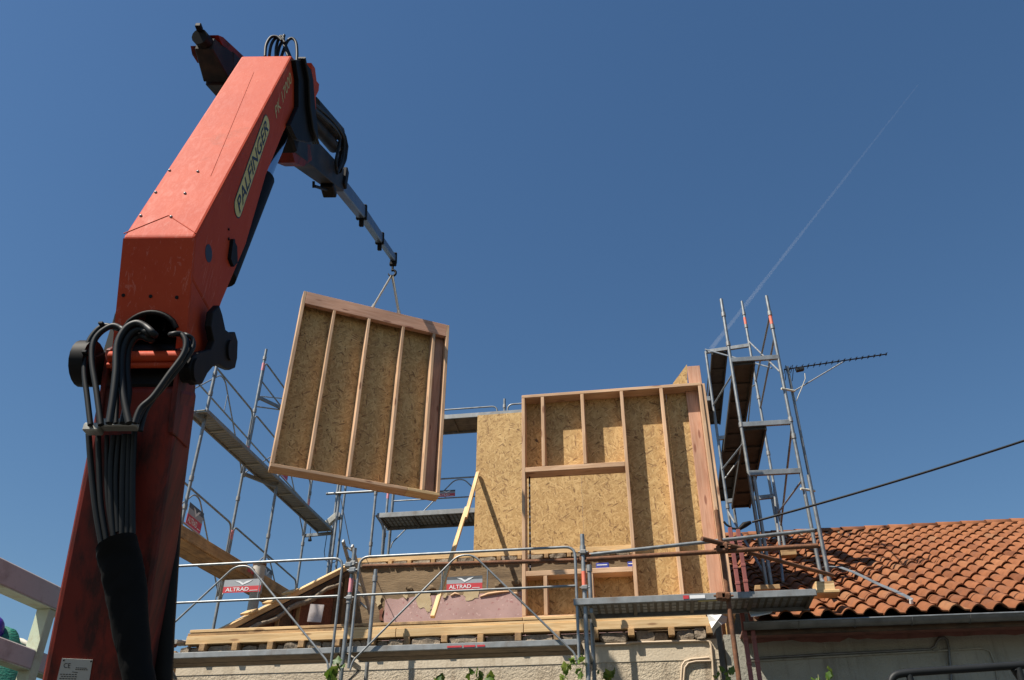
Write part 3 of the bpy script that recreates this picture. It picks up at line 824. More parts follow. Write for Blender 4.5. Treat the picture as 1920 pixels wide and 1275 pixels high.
# ------------------------------------------------------------------ scaffolding
TR = 0.0235
def standard(par, x, y, z0, z1, stick=None, joints=(), r=TR, m=None, nm='standard'):
    o = MB().tube([(x, y, z0), (x, y, z1)], r, 10).build(nm, m or GALV, par)
    for zj in joints:
        MB().tube([(x, y, zj-0.035), (x, y, zj+0.035)], r*1.35, 10).build('collar', GALVD, o)
    if stick:
        z, mm = stick
        MB().tube([(x, y, z-0.075), (x, y, z+0.075)], r*1.05, 10, cap=False).build('sticker', mm, o)
    return o
def bent(pts, r=0.055, k=5):
    """round the inner corners of a polyline"""
    pts = [Vector(p) for p in pts]; out = [pts[0]]
    for a, b, c in zip(pts[:-2], pts[1:-1], pts[2:]):
        d0 = (a-b); d1 = (c-b); rr = min(r, d0.length*0.45, d1.length*0.45)
        p = b+d0.normalized()*rr; q = b+d1.normalized()*rr
        for i in range(k+1):
            t = i/k; out.append(p*(1-t)**2 + b*2*t*(1-t) + q*t*t)
    out.append(pts[-1]); return out
def guard(par, a, b, ztop, zmid, zlow, dia=True, r=0.0155, banner=None):
    """guard-rail frame between plan points a and b: hooped top rail, mid rail, two braces meeting under the rail"""
    a = Vector((a[0], a[1], 0)); b = Vector((b[0], b[1], 0)); d = (b-a); L = d.length; u = d/L
    def P(s, z): return a+u*s+Vector((0, 0, z))
    o = MB().tube(bent([P(0.05, zlow), P(0.05, ztop), P(L-0.05, ztop), P(L-0.05, zlow)], 0.11), r, 8).build('guard_rail', GALV, par)
    MB().tube([P(0.05, zmid), P(L-0.05, zmid)], r*0.85, 8).build('mid_rail', GALV, o)
    if dia:
        MB().tube(bent([P(0.07, zlow-0.02), P(0.09, zlow+0.07), P(L*0.465, ztop-0.035), P(L*0.535, ztop-0.035), P(L-0.09, zlow+0.07), P(L-0.07, zlow-0.02)], 0.09), r*0.72, 8).build('brace', GALV, o)
        zu = ztop-0.17
        for s in (L*0.40, L*0.60):
            MB().tube([P(s, zmid), P(s, zu-0.02)], r*0.5, 6).build('upright', GALV, o)
    return o
def deck(par, c0, c1, wd, z, th=0.055, m=None, holes=0, side=None):
    """steel deck between plan points c0 and c1: two folded side channels, ribbed pan between them"""
    c0 = Vector((c0[0], c0[1], z)); c1 = Vector((c1[0], c1[1], z)); d = (c1-c0); L = d.length; u = d/L; s = Vector((u.y, -u.x, 0))
    o = MB().obox((c0+c1)/2-Vector((0, 0, th*0.35)), u*L/2, s*(wd/2-0.03), Vector((0, 0, 0.004))).build('deck', m or DECK, par)
    for k in (-1, 1):
        cc = (c0+c1)/2+s*k*(wd/2-0.015)-Vector((0, 0, th/2))
        MB().obox(cc, u*L/2, s*0.0145, Vector((0, 0, th/2)), 0.004).build('side_channel', side or GALVD, o)
    nr = max(3, int(L/0.5))
    for i in range(nr+1):
        p = c0+u*(0.03+(L-0.06)*i/nr)-Vector((0, 0, th*0.6))
        MB().obox(p, u*0.018, s*(wd/2-0.031), Vector((0, 0, th*0.2))).build('cross_rib', m or DECK, o)
    if holes:
        mb = MB(); n = int(L/0.075)
        for i in range(n):
            for j in range(4):
                p = c0+u*(0.05+(L-0.1)*i/n)+s*(wd-0.1)*((j+0.5)/4-0.5)-Vector((0, 0, th*0.35+0.006))
                mb.obox(p, u*0.022, s*(wd*0.085), Vector((0, 0, 0.0025)))
        mb.build('anti_slip_ridge', GALVD, o)['kind'] = 'stuff'
    return o
def coupler(par, p, s=0.045, m=None):
    o = MB().obox(p, (s, 0, 0), (0, s*0.9, 0), (0, 0, s*0.75), 0.012).build('coupler', m or GALVD, par)
    MB().tube([Vector(p)+Vector((-s*1.5, -s*0.5, 0)), Vector(p)+Vector((s*1.5, -s*0.5, 0))], s*0.22, 6).build('bolt', m or GALVD, o)
def ledger(par, p, q, r=TR, m=None, nm='ledger', ends=True):
    return MB().tube([p, q], r, 9).build(nm, m or GALV, par)
def flatbar(par, p, q, ht=0.06, wd=0.035, nm='transom', m=None):
    return MB().beam(p, q, wd, ht, ch=0.004).build(nm, m or GALV, par)

BN = 0
def banner(p0, u, wd, ht, label, words=True, flip=False, top=None):
    """printed panel: dark-to-grey upper half with a white bird emblem, red lower half with white lettering"""
    u = Vector(u).normalized(); v = Vector((0, 0, 1)); n = u.cross(v)      # u to the reader's right, n towards the reader
    p0 = Vector(p0)
    t = thing('advertising_banner', label, 'banner', p0+u*wd/2, 'printed banners tied to the scaffold guard rails')
    hr = ht*0.47
    MB().prism([(0, 0), (wd, 0), (wd, hr), (0, hr)], p0, u, v, n, -0.004, 0.0).build('red_panel', SIGNR, t)
    MB().prism([(0, hr), (wd, hr), (wd, ht*0.76), (0, ht*0.76)], p0, u, v, n, -0.004, 0.0).build('grey_panel', SIGNG, t)
    MB().prism([(0, ht*0.76), (wd, ht*0.76), (wd, ht), (0, ht)], p0, u, v, n, -0.004, 0.0).build('dark_panel', top or SIGNK, t)
    em = [(0.28, 0.90), (0.42, 0.86), (0.52, 0.68), (0.60, 0.84), (0.76, 0.92), (0.66, 0.74), (0.50, 0.55), (0.42, 0.72)]
    MB().prism([(a*wd, b*ht) for a, b in em], p0, u, v, n, 0.001, 0.003).build('emblem', WHITE, t)
    if words:
        textmesh('ALTRAD', p0+u*wd*0.07+v*hr*0.20, u, v, hr*0.60, WHITE, 'lettering', t, wd*0.62, lift=0.003, bold=0.012)
        MB().prism([(wd*0.72, hr*0.2), (wd*0.93, hr*0.2), (wd*0.93, hr*0.28), (wd*0.72, hr*0.28)], p0, u, v, n, 0.001, 0.003).build('rule', WHITE, t)
    return t

# --- front scaffold -------------------------------------------------------
fs = thing('front_scaffold', 'galvanised scaffold along the cream front wall with low guard rails and narrow decks', 'scaffold', (-2.0, 9.0, 0))
YO, YI = 8.8, 9.36
xL = atY(661, 1067, YO).x; xR = atY(1094, 1060, YO).x
xE = xL-2.52
zd = atY(870, 1205, YO).z
zr = atY(870, 1037, YO).z; zmid_ = atY(870, 1109, YO).z; zlow = zd-0.22
standard(fs, xL, YO, 0, zat(xL, YO, 1028), (zat(xL, YO, 1098), PINK), (zat(xL, YO, 1125),))
standard(fs, xR, YO, 0, zat(xR, YO, 1002), (zat(xR, YO, 1085), ORANGE), (zat(xR, YO, 1030), zat(xR, YO, 1130)))
standard(fs, xE, YO, 0, zr+0.2)
x2 = atY(705, 1067, YI).x
standard(fs, x2, YI, 0, zat(x2, YI, 1068), None, (zat(x2, YI, 1085),))
x3 = atY(1104.5, 1055, YI).x
standard(fs, x3, YI, 0, zat(x3, YI, 1045), None, (zat(x3, YI, 1066), zat(x3, YI, 1250)))
standard(fs, xE+0.1, YI, 0, zd+0.6)
guard(fs, (xL+0.03, YO-0.03), (xR-0.03, YO-0.03), zr, zmid_, zlow)
guard(fs, (xE+0.03, YO-0.03), (xL-0.06, YO-0.03), zr, zmid_, zlow)
for x in (xL, xR):
    for z in (zr-0.06, zmid_-0.02):
        coupler(fs, (x+0.005, YO-0.01, z), 0.035)
for i, zz in enumerate((zat(xL, YO, 1062), zat(xL, YO, 1072))):
    coupler(fs, (xL-0.03+0.05*i, YO-0.04, zz), 0.04, GALV)
DW = 0.46
for xa, xb in ((xE+0.04, xL-0.04), (xL+0.02, xR-0.06)):
    deck(fs, (xa, YO+DW/2), (xb, YO+DW/2), DW, zd, 0.058, DECK)
    mbp = timber('deck_board', (xa+0.05, YO+DW*0.30, zd-0.048), (xb-0.05, YO+DW*0.30, zd-0.048), DW*0.42, 0.02, PLY, fs)
    timber('deck_board', (xa+0.05, YO+DW*0.72, zd-0.048), (xb-0.05, YO+DW*0.72, zd-0.048), DW*0.34, 0.02, PLY, fs)
for x in (xL, xR, xE):
    flatbar(fs, (x, YO, zd-0.10), (x, YI, zd-0.10), 0.05)
    ledger(fs, (x, YO, zd-0.42), (x, YI, zd-0.12), 0.014, nm='bracket_strut')
# red lettering strip on the deck edge
pl = MB(); a_ = atY(838, 1205, YO-0.002); 
for i, (w0, w1) in enumerate(((0, 0.16), (0.17, 0.30), (0.31, 0.40))):
    pl.obox((a_.x+(w0+w1)/2, YO-0.003, zd-0.036), ((w1-w0)/2-0.004, 0, 0), (0, 0.001, 0), (0, 0, 0.009))
pl.build('red_marking', SIGNR, fs)
# right bay: higher deck nearer the camera
zr2 = atY(1300, 1113, 8.74).z
xa, xb = atY(1075, 1122, 8.74).x, atY(1530, 1105, 8.74).x
dk = deck(fs, (xa, 9.02), (xb, 9.02), 0.56, zr2, 0.066, DECK, 1)
for px, c in ((1300, 0), (1290, 1)):
    p = atY(px, 1119, 8.735)
    MB().obox((p.x+0.06*(1-c)-0.02, 8.737, zr2-0.033), (0.075 if not c else 0.028, 0, 0), (0, 0.001, 0), (0, 0, 0.017)).build('sticker', WHITE if not c else SIGNR, dk)
p = atY(1328, 1137, 8.9)
MB().obox((p.x, 8.765, zr2-0.07), (0.10, 0, 0), (0, 0.012, 0), (0, 0, 0.002)).build('yellow_marking', YEL, dk)
flatbar(fs, (xR+0.06, YO, zr2-0.11), (xR+0.06, YI, zr2-0.11), 0.05)
# long tubes over the right bay and across the middle bay
ledger(fs, atY(1098, 1041, 8.83), atY(1527, 994, 8.83), 0.020)
ledger(fs, atY(680, 1062, 8.86), atY(1092, 1050, 8.86), 0.022, RUST, 'rusty_tube')
xc_ = [atY(1098, 1040+k*0, 8.83) for k in (0,)]
for px, py in ((1098, 1042), (1094, 1049), (1100, 1052)):
    coupler(fs, atY(px, py, 8.82), 0.04, RUST)
ledger(fs, atY(300, 1215, 9.3), atY(330, 1275, 9.3), 0.02, nm='post')

# --- rusty tube frame at the right -----------------------------------------
rf = thing('rusty_tube_frame', 'rusty steel tubes clamped into a cross in front of the new timber wall', 'tube frame', (0.75, 8.6, 0))
px_ = atY(1349, 1000, 8.62).x
zt2 = zat(px_, 8.62, 957)
vpole = MB().tube([(px_, 8.62, 0), (px_, 8.62, zt2)], 0.024, 10).build('upright_tube', RUST, rf)
MB().tube([atY(1100, 1049, 8.67), atY(1534, 1023, 8.67)], 0.024, 10).build('cross_tube', RUST, rf)
MB().tube([atY(1316, 1010, 8.45), atY(1402, 1031, 8.75)], 0.024, 10).build('short_tube', RUST, rf)
MB().tube([atY(1400, 1035, 8.72), atY(1562, 1079, 9.35)], 0.022, 10).build('sloping_tube', RUST, rf)
MB().tube([atY(1364, 1118, 8.50), atY(1362, 1119, 9.2)], 0.024, 10).build('deck_tube', RUST, rf)
for px, py in ((1352, 1030), (1356, 1026), (1352, 1118), (1361, 1119)):
    coupler(rf, atY(px, py, 8.6), 0.048, RUST)

# --- left scaffold, running back along the left side -----------------------
ls = thing('left_scaffold', 'galvanised scaffold with two long decks running back past the left end of the house', 'scaffold', (-6.2, 12, 0))
ZD = 7.3; ZL = 5.35
Bo = atZ(457, 878, ZD); Co = atZ(571, 996, ZD)
Ai = atZ(386, 777, ZD); Bi = atZ(520, 903, ZD); Ci = atZ(624, 991, ZD)
Ao = Bo + (Bo-Co).normalized()*(Bi-Ai).length*1.02
Zo = Ao + (Bo-Co).normalized()*2.4
def pole(P, pytop, stick=None, joints=(), bottom=0.0):
    return standard(ls, P.x, P.y, bottom, zat(P.x, P.y, pytop) if pytop else ZD+1.3, stick, joints)
pole(Ai, 687, (zat(Ai.x, Ai.y, 720), GALV), [zat(Ai.x, Ai.y, y) for y in (702, 738, 897, 950, 1085)])
pole(Bo, 655, (zat(Bo.x, Bo.y, 688), PINK), [zat(Bo.x, Bo.y, y) for y in (672, 770, 820, 935)])
pole(Co, 893, (zat(Co.x, Co.y, 943), PINK), [zat(Co.x, Co.y, y) for y in (925, 960, 1020)])
pole(Bi, 884, None, [zat(Bi.x, Bi.y, y) for y in (900, 1005)])
pole(Ci, 900, None, [zat(Ci.x, Ci.y, y) for y in (925, 968, 1000)])
pole(Ao, None)
MB().tube([(Bo.x+0.01, Bo.y, zat(Bo.x, Bo.y, 1003)-0.07), (Bo.x+0.01, Bo.y, zat(Bo.x, Bo.y, 1003)+0.07)], 0.026, 8).build('sticker', PINK, ls)
MB().tube([(Bo.x, Bo.y, zat(Bo.x, Bo.y, 845)-0.07), (Bo.x, Bo.y, zat(Bo.x, Bo.y, 845)+0.07)], 0.026, 8).build('sticker', PINK, ls)
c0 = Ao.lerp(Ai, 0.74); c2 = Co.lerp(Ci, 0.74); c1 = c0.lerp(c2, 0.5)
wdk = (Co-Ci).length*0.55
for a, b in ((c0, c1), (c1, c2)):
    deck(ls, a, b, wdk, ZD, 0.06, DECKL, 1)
for a, b in ((Ao, Ai), (Bo, Bi), (Co, Ci)):
    flatbar(ls, (a.x, a.y, ZD-0.09), (b.x, b.y, ZD-0.09), 0.06)
ZR = ZD+1.0
off = Vector((-0.02, 0, 0))
guard(ls, Ao, Bo, ZR, ZD+0.5, ZD-0.1)
guard(ls, Bo, Co, ZR, ZD+0.5, ZD-0.1)
ZR2 = ZL+1.0
guard(ls, Ao, Bo, ZR2, ZL+0.5, ZL-0.1)
guard(ls, Bo, Co, ZR2, ZL+0.5, ZL-0.1)
# upper lift frame at the middle post
flatbar(ls, (Bo.x, Bo.y, zat(Bo.x, Bo.y, 744)), (Bi.x, Bi.y, zat(Bo.x, Bo.y, 744)), 0.06)
ledger(ls, (Bo.x, Bo.y, zat(Bo.x, Bo.y, 762)), (Bi.x-0.05, Bi.y-0.05, zat(Bo.x, Bo.y, 744)), 0.012, nm='strut')
guard(ls, Bo, Co, zat(Bo.x, Bo.y, 676), zat(Bo.x, Bo.y, 712), zat(Bo.x, Bo.y, 745))
standard(ls, Ci.x+0.02, Ci.y+0.35, 0, zat(Ci.x, Ci.y+0.35, 900))
# lower wooden deck with toe board
p0 = atZ(300, 1000, ZL); p2 = atZ(530, 1132, ZL)
wdk = 0.42
sv = (p2-p0).normalized(); sv = Vector((sv.y, -sv.x, 0))
for k in (-0.5, 0.5):
    timber('deck_plank', p0+sv*k*wdk*0.5-Vector((0, 0, 0.02)), p2+sv*k*wdk*0.5-Vector((0, 0, 0.02)), wdk*0.48, 0.04, PINEW, ls)
timber('toe_board', p0-sv*wdk*0.5+Vector((0, 0, 0.08)), p2-sv*wdk*0.5+Vector((0, 0, 0.08)), 0.03, 0.16, PINE, ls)
timber('toe_board', p0+sv*wdk*0.5+Vector((0, 0, 0.05)), p2+sv*wdk*0.5+Vector((0, 0, 0.05)), 0.03, 0.15, PINEW, ls)
pr = p0.lerp(p2, 0.55)+sv*wdk*0.5
d_ = (p2-p0).normalized()
for i in range(5):
    MB().obox(pr+d_*0.09*i+sv*0.0165+Vector((0, 0, 0.06)), d_*0.035, sv*0.0008, Vector((0, 0, 0.025))).build('red_stencil', SIGNR, ls)
# hoist arm and lamp cable at the far end of the upper deck
h0 = atY(612, 984, Ci.y); h1 = atY(633, 966, Ci.y)
hb = MB().beam(h0, h1, 0.10, 0.13, ch=0.02).build('hoist_arm', ALU, ls)
MB().tube([h1+Vector((0, -0.03, 0)), h1+Vector((0, 0.1, 0))], 0.06, 10).build('hoist_wheel', GALV, hb)
MB().tube([atY(583, 990, Ci.y), atY(581, 1006, Ci.y)], 0.006, 5).build('lamp_cable', BLACK, ls)
MB().tube([atY(581, 1005, Ci.y), atY(581, 1014, Ci.y)], [0.018, 0.038], 8).build('hanging_lamp', BLACK, ls)
MB().tube([atY(a, b, Ci.y) for a, b in ((614, 996), (608, 1035), (610, 1050), (620, 1057), (630, 1053), (634, 1035), (637, 1000), (636, 966))], 0.007, 5).build('loose_cable', BLACK, ls)
MB().tube([atY(639, 935, 12.8), atY(656, 1020, 9.9)], 0.006, 5).build('loose_cable', BLACK, ls)

# --- back scaffold ----------------------------------------------------------
bs = thing('back_scaffold', 'galvanised scaffold platforms showing behind the new timber walls at the back of the house', 'scaffold', (-2.5, 13.4, 0))
YB, YB2 = 13.2, 13.95
def bpole(px, pytop, y, **k):
    p = atY(px, pytop, y); return standard(bs, p.x, y, 0, p.z, **k)
bpole(706.5, 905, YB, joints=[atY(704, 925, YB).z, atY(700, 1020, YB).z]); bpole(640, 900, YB+0.2, joints=[atY(636, 925, YB+.2).z])
bpole(730, 900, YB2, stick=(atY(727, 928, YB2).z, PINK), joints=[atY(722, 1003, YB2).z])
bpole(946, 748, YB2, joints=[atY(946, 762, YB2).z])
ledger(bs, atY(612, 926, YB+0.15), atY(740, 919, YB+0.15), 0.022)
z1_ = atY(800, 955, YB).z
xA = atY(706, 960, YB).x
dkb = deck(bs, (xA, YB+0.35), (xA+2.9, YB+0.35), 0.62, z1_, 0.085, DECK, 1)
MB().tube(bent([(xA, YB, z1_-0.05), (xA+0.12, YB+0.1, z1_-0.22), (xA+0.13, YB+0.12, z1_-0.9)], 0.1), 0.024, 8).build('bracket_strut', GALV, bs)
pgl = atY(736, 900, YB2)
guard(bs, (pgl.x, YB2), (pgl.x+2.5, YB2), atY(860, 896, YB2).z, atY(800, 936, YB2).z, z1_-0.35)
z2_ = atY(864, 810, YB2).z
xU = atY(760, 815, YB2).x
deck(bs, (xU, YB+0.35), (xU+2.6, YB+0.35), 0.62, z2_, 0.085, PLY, 0)
deck(bs, (xU+2.65, YB+0.35), (xU+5.6, YB+0.35), 0.62, z2_, 0.085, DECK, 0)
pg2 = atY(937, 770, YB2)
guard(bs, (pg2.x-2.5, YB2), (pg2.x, YB2), atY(870, 766, YB2).z, atY(870, 802, YB2).z+0.02, z2_-0.3)
guard(bs, (pg2.x+0.1, YB2), (pg2.x+2.6, YB2), atY(960, 758, YB2).z, atY(960, 795, YB2).z, z2_-0.3)
for x in (xA, xA+2.9, xU+2.6, xU+5.5):
    standard(bs, x+0.03, YB2, 0 if x < 0.8 else roofz(YB2), z2_+0.2)
for px, w_ in ((812, 0), (770, 0)):
    pass

# --- right scaffold tower ----------------------------------------------------
rt_ = thing('scaffold_tower', 'tall galvanised scaffold tower standing on the tiled roof beside the new timber wall', 'scaffold', (1.8, 12, 0))
ZT = 8.0
n1 = atZ(1370, 674, ZT); n2 = atZ(1459, 668, ZT)
f1 = atZ(1363, 942, 7.0); f2 = atZ(1455, 932, 7.0)

def tpole(P, pytop, st=None, jo=()):
    return standard(rt_, P.x, P.y, roofz(P.y)+0.05, zat(P.x, P.y, pytop), (zat(P.x, P.y, st), ORANGE) if st else None, [zat(P.x, P.y, j) for j in jo])
tpole(n1, 561, None, (590, 645, 797)); tpole(n2, 555, 600, (588, 613, 787, 818))
tpole(f1, 659, None, (950,)); tpole(f2, 565, 602, (588, 612, 745, 850, 960))
nz = [zat(n1.x, n1.y, y) for y in (676, 797, 888)]
for z in nz: flatbar(rt_, (n1.x, n1.y, z), (n2.x, n2.y, z), 0.07, 0.045)
fz = [zat(f1.x, f1.y, y) for y in (660, 822, 940)]
for z in fz: flatbar(rt_, (f1.x, f1.y, z), (f2.x, f2.y, z), 0.07, 0.045)
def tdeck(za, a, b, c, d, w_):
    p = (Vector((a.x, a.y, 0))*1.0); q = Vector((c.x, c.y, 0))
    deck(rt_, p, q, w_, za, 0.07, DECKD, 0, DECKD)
wt = (n2-n1).length
fr = 0.33
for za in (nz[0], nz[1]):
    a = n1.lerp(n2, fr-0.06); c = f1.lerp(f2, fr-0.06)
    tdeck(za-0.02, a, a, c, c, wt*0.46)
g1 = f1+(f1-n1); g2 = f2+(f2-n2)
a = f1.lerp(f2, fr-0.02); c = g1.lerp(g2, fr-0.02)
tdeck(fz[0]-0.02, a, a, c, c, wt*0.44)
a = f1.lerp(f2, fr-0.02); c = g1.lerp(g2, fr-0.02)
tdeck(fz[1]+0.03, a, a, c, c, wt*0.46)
standard(rt_, g1.x, g1.y, roofz(15.2)-0.6, fz[0]+0.3); standard(rt_, g2.x, g2.y, roofz(15.2)-0.6, fz[0]+1.1)
g2z = lambda P, py: (P.x, P.y, zat(P.x, P.y, py))
for (P, ya, Q, yb) in ((n2, 590, f2, 715), (n2, 632, f2, 765), (n2, 800, f2, 985), (f2, 640, f2, 700)):
    if P is Q: continue
    MB().tube([g2z(P, ya), g2z(Q, yb)], 0.016, 8).build('brace', GALVD, rt_)
MB().tube([g2z(f1, 655), (n2.x-0.12, n2.y-0.02, zat(n2.x, n2.y, 690))], 0.012, 8).build('brace', GALV, rt_)
for P, Q, ya, yb in ((f1, g1, 700, 0), (f2, g2, 690, 0)):
    z = zat(P.x, P.y, ya); MB().tube([(P.x, P.y, z), (Q.x, Q.y, z)], 0.014, 8).build('side_rail', GALV, rt_)
# doubled lower legs and the braces between them
for dx, P, y0, y1 in ((0.09, n2, 890, 1060), (0.06, n1, 890, 1000), (-0.06, f2, 880, 1000), (0.10, f1, 935, 1000)):
    standard(rt_, P.x+dx, P.y+0.02, roofz(P.y)+0.05, zat(P.x+dx, P.y, y0))
MB().tube([g2z(f1, 960), (n1.x, n1.y, roofz(n1.y)+0.2)], 0.016, 8).build('brace', GALVD, rt_)
MB().tube([g2z(f2, 900), (n1.x+0.2, n1.y, roofz(n1.y)+0.1)], 0.016, 8).build('brace', GALVD, rt_)
for (P, ya, Q, yb) in ((n2, 700, f2, 640), (f2, 720, g2, 0), (f2, 800, f1, 900), (n1, 700, f1, 760), (n1, 830, f1, 880), (n2, 900, f2, 960)):
    qz = zat(Q.x, Q.y, yb) if yb else fz[0]+0.5
    MB().tube([g2z(P, ya), (Q.x, Q.y, qz)], 0.013, 8).build('side_rail', GALVD, rt_)
# base of the near leg: inclined ladder-beam foot down to the deck end
ledger(rt_, (n2.x, n2.y, roofz(n2.y)+0.1), atY(1548, 1098, 9.6), 0.022, nm='base_tube')
# --- banners ------------------------------------------------------------------
def banner_px(pl_, pr_, y, ht_px, label, **k):
    a = atY(pl_[0], pl_[1], y); b = atY(pr_[0], pr_[1], y); b.z = a.z
    top = atY(pl_[0], pl_[1]-ht_px, y).z
    return banner(a, b-a, (b-a).length, top-a.z, label, **k)
banner_px((837, 1107), (904, 1105), 8.765, 25, 'vivid red and grey banner on the middle front guard rail, before the wallpapered wall')
banner_px((417, 1112), (487, 1110), 8.765, 24, 'sun bleached banner on the left front guard rail, before the vent pipe', top=SIGNG)
banner_px((820, 932), (853, 931), YB2-0.03, 12, 'small dark topped banner on the back guard rail, beside the hanging panel lower corner')
banner_px((833, 800), (859, 800), YB2-0.03, 14, 'tiny pale banner high on the back guard rail beside the hanging panel', words=False, top=SIGNG)
def banner_ls(P, Q, s0, s1, z0, z1, label, **k):
    a = P.lerp(Q, s0); b = P.lerp(Q, s1); a.z = b.z = z0
    n = Vector(((b-a).y, -(b-a).x, 0)).normalized()*0.03
    return banner(a+n, b-a, (b-a).length, z1-z0, label, **k)
banner_ls(Ao, Bo, 0.42, 0.60, ZL+0.50, ZL+0.80, 'small banner on the lower left scaffold guard rail, just right of the crane column')
banner_ls(Bo, Co, 0.42, 0.58, ZL+0.50, ZL+0.80, 'small banner half hidden behind the top of the vent pipe', words=False)
banner_ls(Bo, Co, 0.40, 0.58, ZD+0.50, ZD+0.78, 'small banner on the upper left scaffold, behind the sloping deck edge', words=False)
# ------------------------------------------------------------------ timber frame panels
def sheet(name, lo, hi, y0, y1, m, parent):
    """upright sheet between two (x,z) corners"""
    c = Vector(((lo[0]+hi[0])/2, (y0+y1)/2, (lo[1]+hi[1])/2))
    mb = MB().obox((0, 0, 0), ((hi[0]-lo[0])/2, 0, 0), (0, (y1-y0)/2, 0), (0, 0, (hi[1]-lo[1])/2))
    return link(name, mb.mesh(name, Vector()), m, parent, c)
PY = 9.79; PD = 0.185
wp = thing('timber_wall_panel', 'timber framed wall with a square window opening, standing on the front wall beams', 'wall panel', (-0.3, PY, zt1))
X_ = lambda px, py: atY(px, py, PY).x
Z_ = lambda px, py: atY(px, py, PY).z
xl0 = (X_(978.5, 760)+X_(978.5, 1150))/2
xr1 = (X_(1317, 740)+X_(1367, 1105))/2
ztop = Z_(1150, 728.5); zbot = zt1+0.004
st = 0.043
def vstud(x, z0, z1, m=FIR, name='stud', w_=st, y=PY+PD/2, d=PD):
    return timber(name, (x, y, z0), (x, y, z1), w_, d, m, wp, up=(0, 1, 0))
def hplate(x0, x1, z, name, h=st, m=FIR, y=PY+PD/2, d=PD):
    return timber(name, (x0, y, z), (x1, y, z), d, h, m, wp)
hplate(xl0, xr1, ztop-st/2, 'top_plate')
hplate(xl0, xr1, zbot+st/2, 'bottom_plate')
zi0, zi1 = zbot+st+0.001, ztop-st-0.001
vstud(xl0+st/2, zi0, zi1); vstud(xr1-st/2, zi0, zi1)
s3 = (X_(1166, 740)+X_(1192, 1100))/2; s4 = (X_(1241, 735)+X_(1277, 1100))/2
vstud(s3, zi0, zi1); vstud(s4, zi0, zi1)
zh1 = Z_(1080, 874-3.5); zh0 = Z_(1080, 883-3.5)
zs1 = Z_(1085, 1066.5); zs0 = Z_(1085, 1076)
xi0, xi1 = xl0+st+0.001, s3-st/2-0.001
hplate(xi0, xi1, (zh0+zh1)/2, 'header', zh1-zh0)
hplate(xi0, xi1, (zs0+zs1)/2, 'sill', zs1-zs0)
s1 = X_(1018, 800); s2 = X_(1094, 800); s5 = X_(1023, 1110); s6 = X_(1110, 1110)
vstud(s1, zh1+0.001, zi1, name='cripple_stud'); vstud(s2, zh1+0.001, zi1, name='cripple_stud')
vstud(s5, zi0, zs0-0.001, name='cripple_stud'); vstud(s6, zi0, zs0-0.001, name='cripple_stud')
yo = PY+PD+0.001
sheet('osb_sheet', (xl0, zh0), (s3, ztop), yo, yo+0.014, OSB, wp)
sheet('osb_sheet', (s3+0.002, zbot), ((s3+xr1)/2+0.06, ztop), yo, yo+0.014, OSB, wp)
sheet('osb_sheet', ((s3+xr1)/2+0.062, zbot), (xr1, ztop), yo, yo+0.014, OSB, wp)
sheet('osb_sheet', (xl0, zbot), (s3, zs0+0.02), yo, yo+0.014, OSB, wp)
xb0 = (atY(1288, 745, PY+0.14).x+atY(1329, 1095, PY+0.14).x)/2
bw = xr1-st-0.002-xb0
timber('corner_board', (xb0+bw/2, PY+PD-0.024, zi0), (xb0+bw/2, PY+PD-0.024, zi1), bw, 0.045, DFIR, wp, up=(0, 1, 0))
# second thickness on the right-hand edge, seen beyond the end stud
timber('edge_board', (xr1+0.025, PY+PD*0.55, zbot), (xr1+0.025, PY+PD*0.55, ztop-0.01), 0.045, PD*0.9, FIR, wp, up=(0, 1, 0))
# dark label stuck to the sheet
p = atY(1006, 826, yo)
MB().obox((p.x, yo-0.002, p.z), (0.012, 0, -0.02), (0, 0.001, 0), (0.012, 0, 0.006)).build('dark_mark', OLDW, wp)

sp_ = thing('timber_side_panel', 'timber post with osb gusset rising behind the right corner of the front wall panel', 'wall panel', (0.85, 10.1, zt1))
yb = PY+PD+0.05
xa_, xb_ = atY(1290, 700, yb).x, atY(1314, 700, yb).x
zp_ = atY(1300, 686, yb).z
timber('post', ((xa_+xb_)/2, yb+0.05, zt1), ((xa_+xb_)/2, yb+0.05, zp_), xb_-xa_, 0.10, DFIR, sp_, up=(0, 1, 0))
tp = [atY(a, b, yb) for a, b in ((1288, 683), (1289.5, 735), (1249, 742), (1263, 717))]
cc = sum(tp, Vector())/4
MB().prism([(q.x-cc.x, q.z-cc.z) for q in tp], (cc.x, yb, cc.z), (1, 0, 0), (0, 0, 1), (0, 1, 0), 0.0, 0.015).build('osb_gusset', OSB, sp_)
sheet('osb_sheet', (xb_+0.004, zt1), (xb_+0.019, ztop-0.02), yb, 11.9, OSB, sp_)
timber('stud', (xb_-0.05, 11.0, zt1), (xb_-0.05, 11.0, ztop-0.1), 0.045, 0.1, FIR, sp_)
timber('top_plate', (xb_-0.05, yb+0.11, ztop-0.06), (xb_-0.05, 11.9, ztop-0.06), 0.1, 0.045, FIR, sp_)

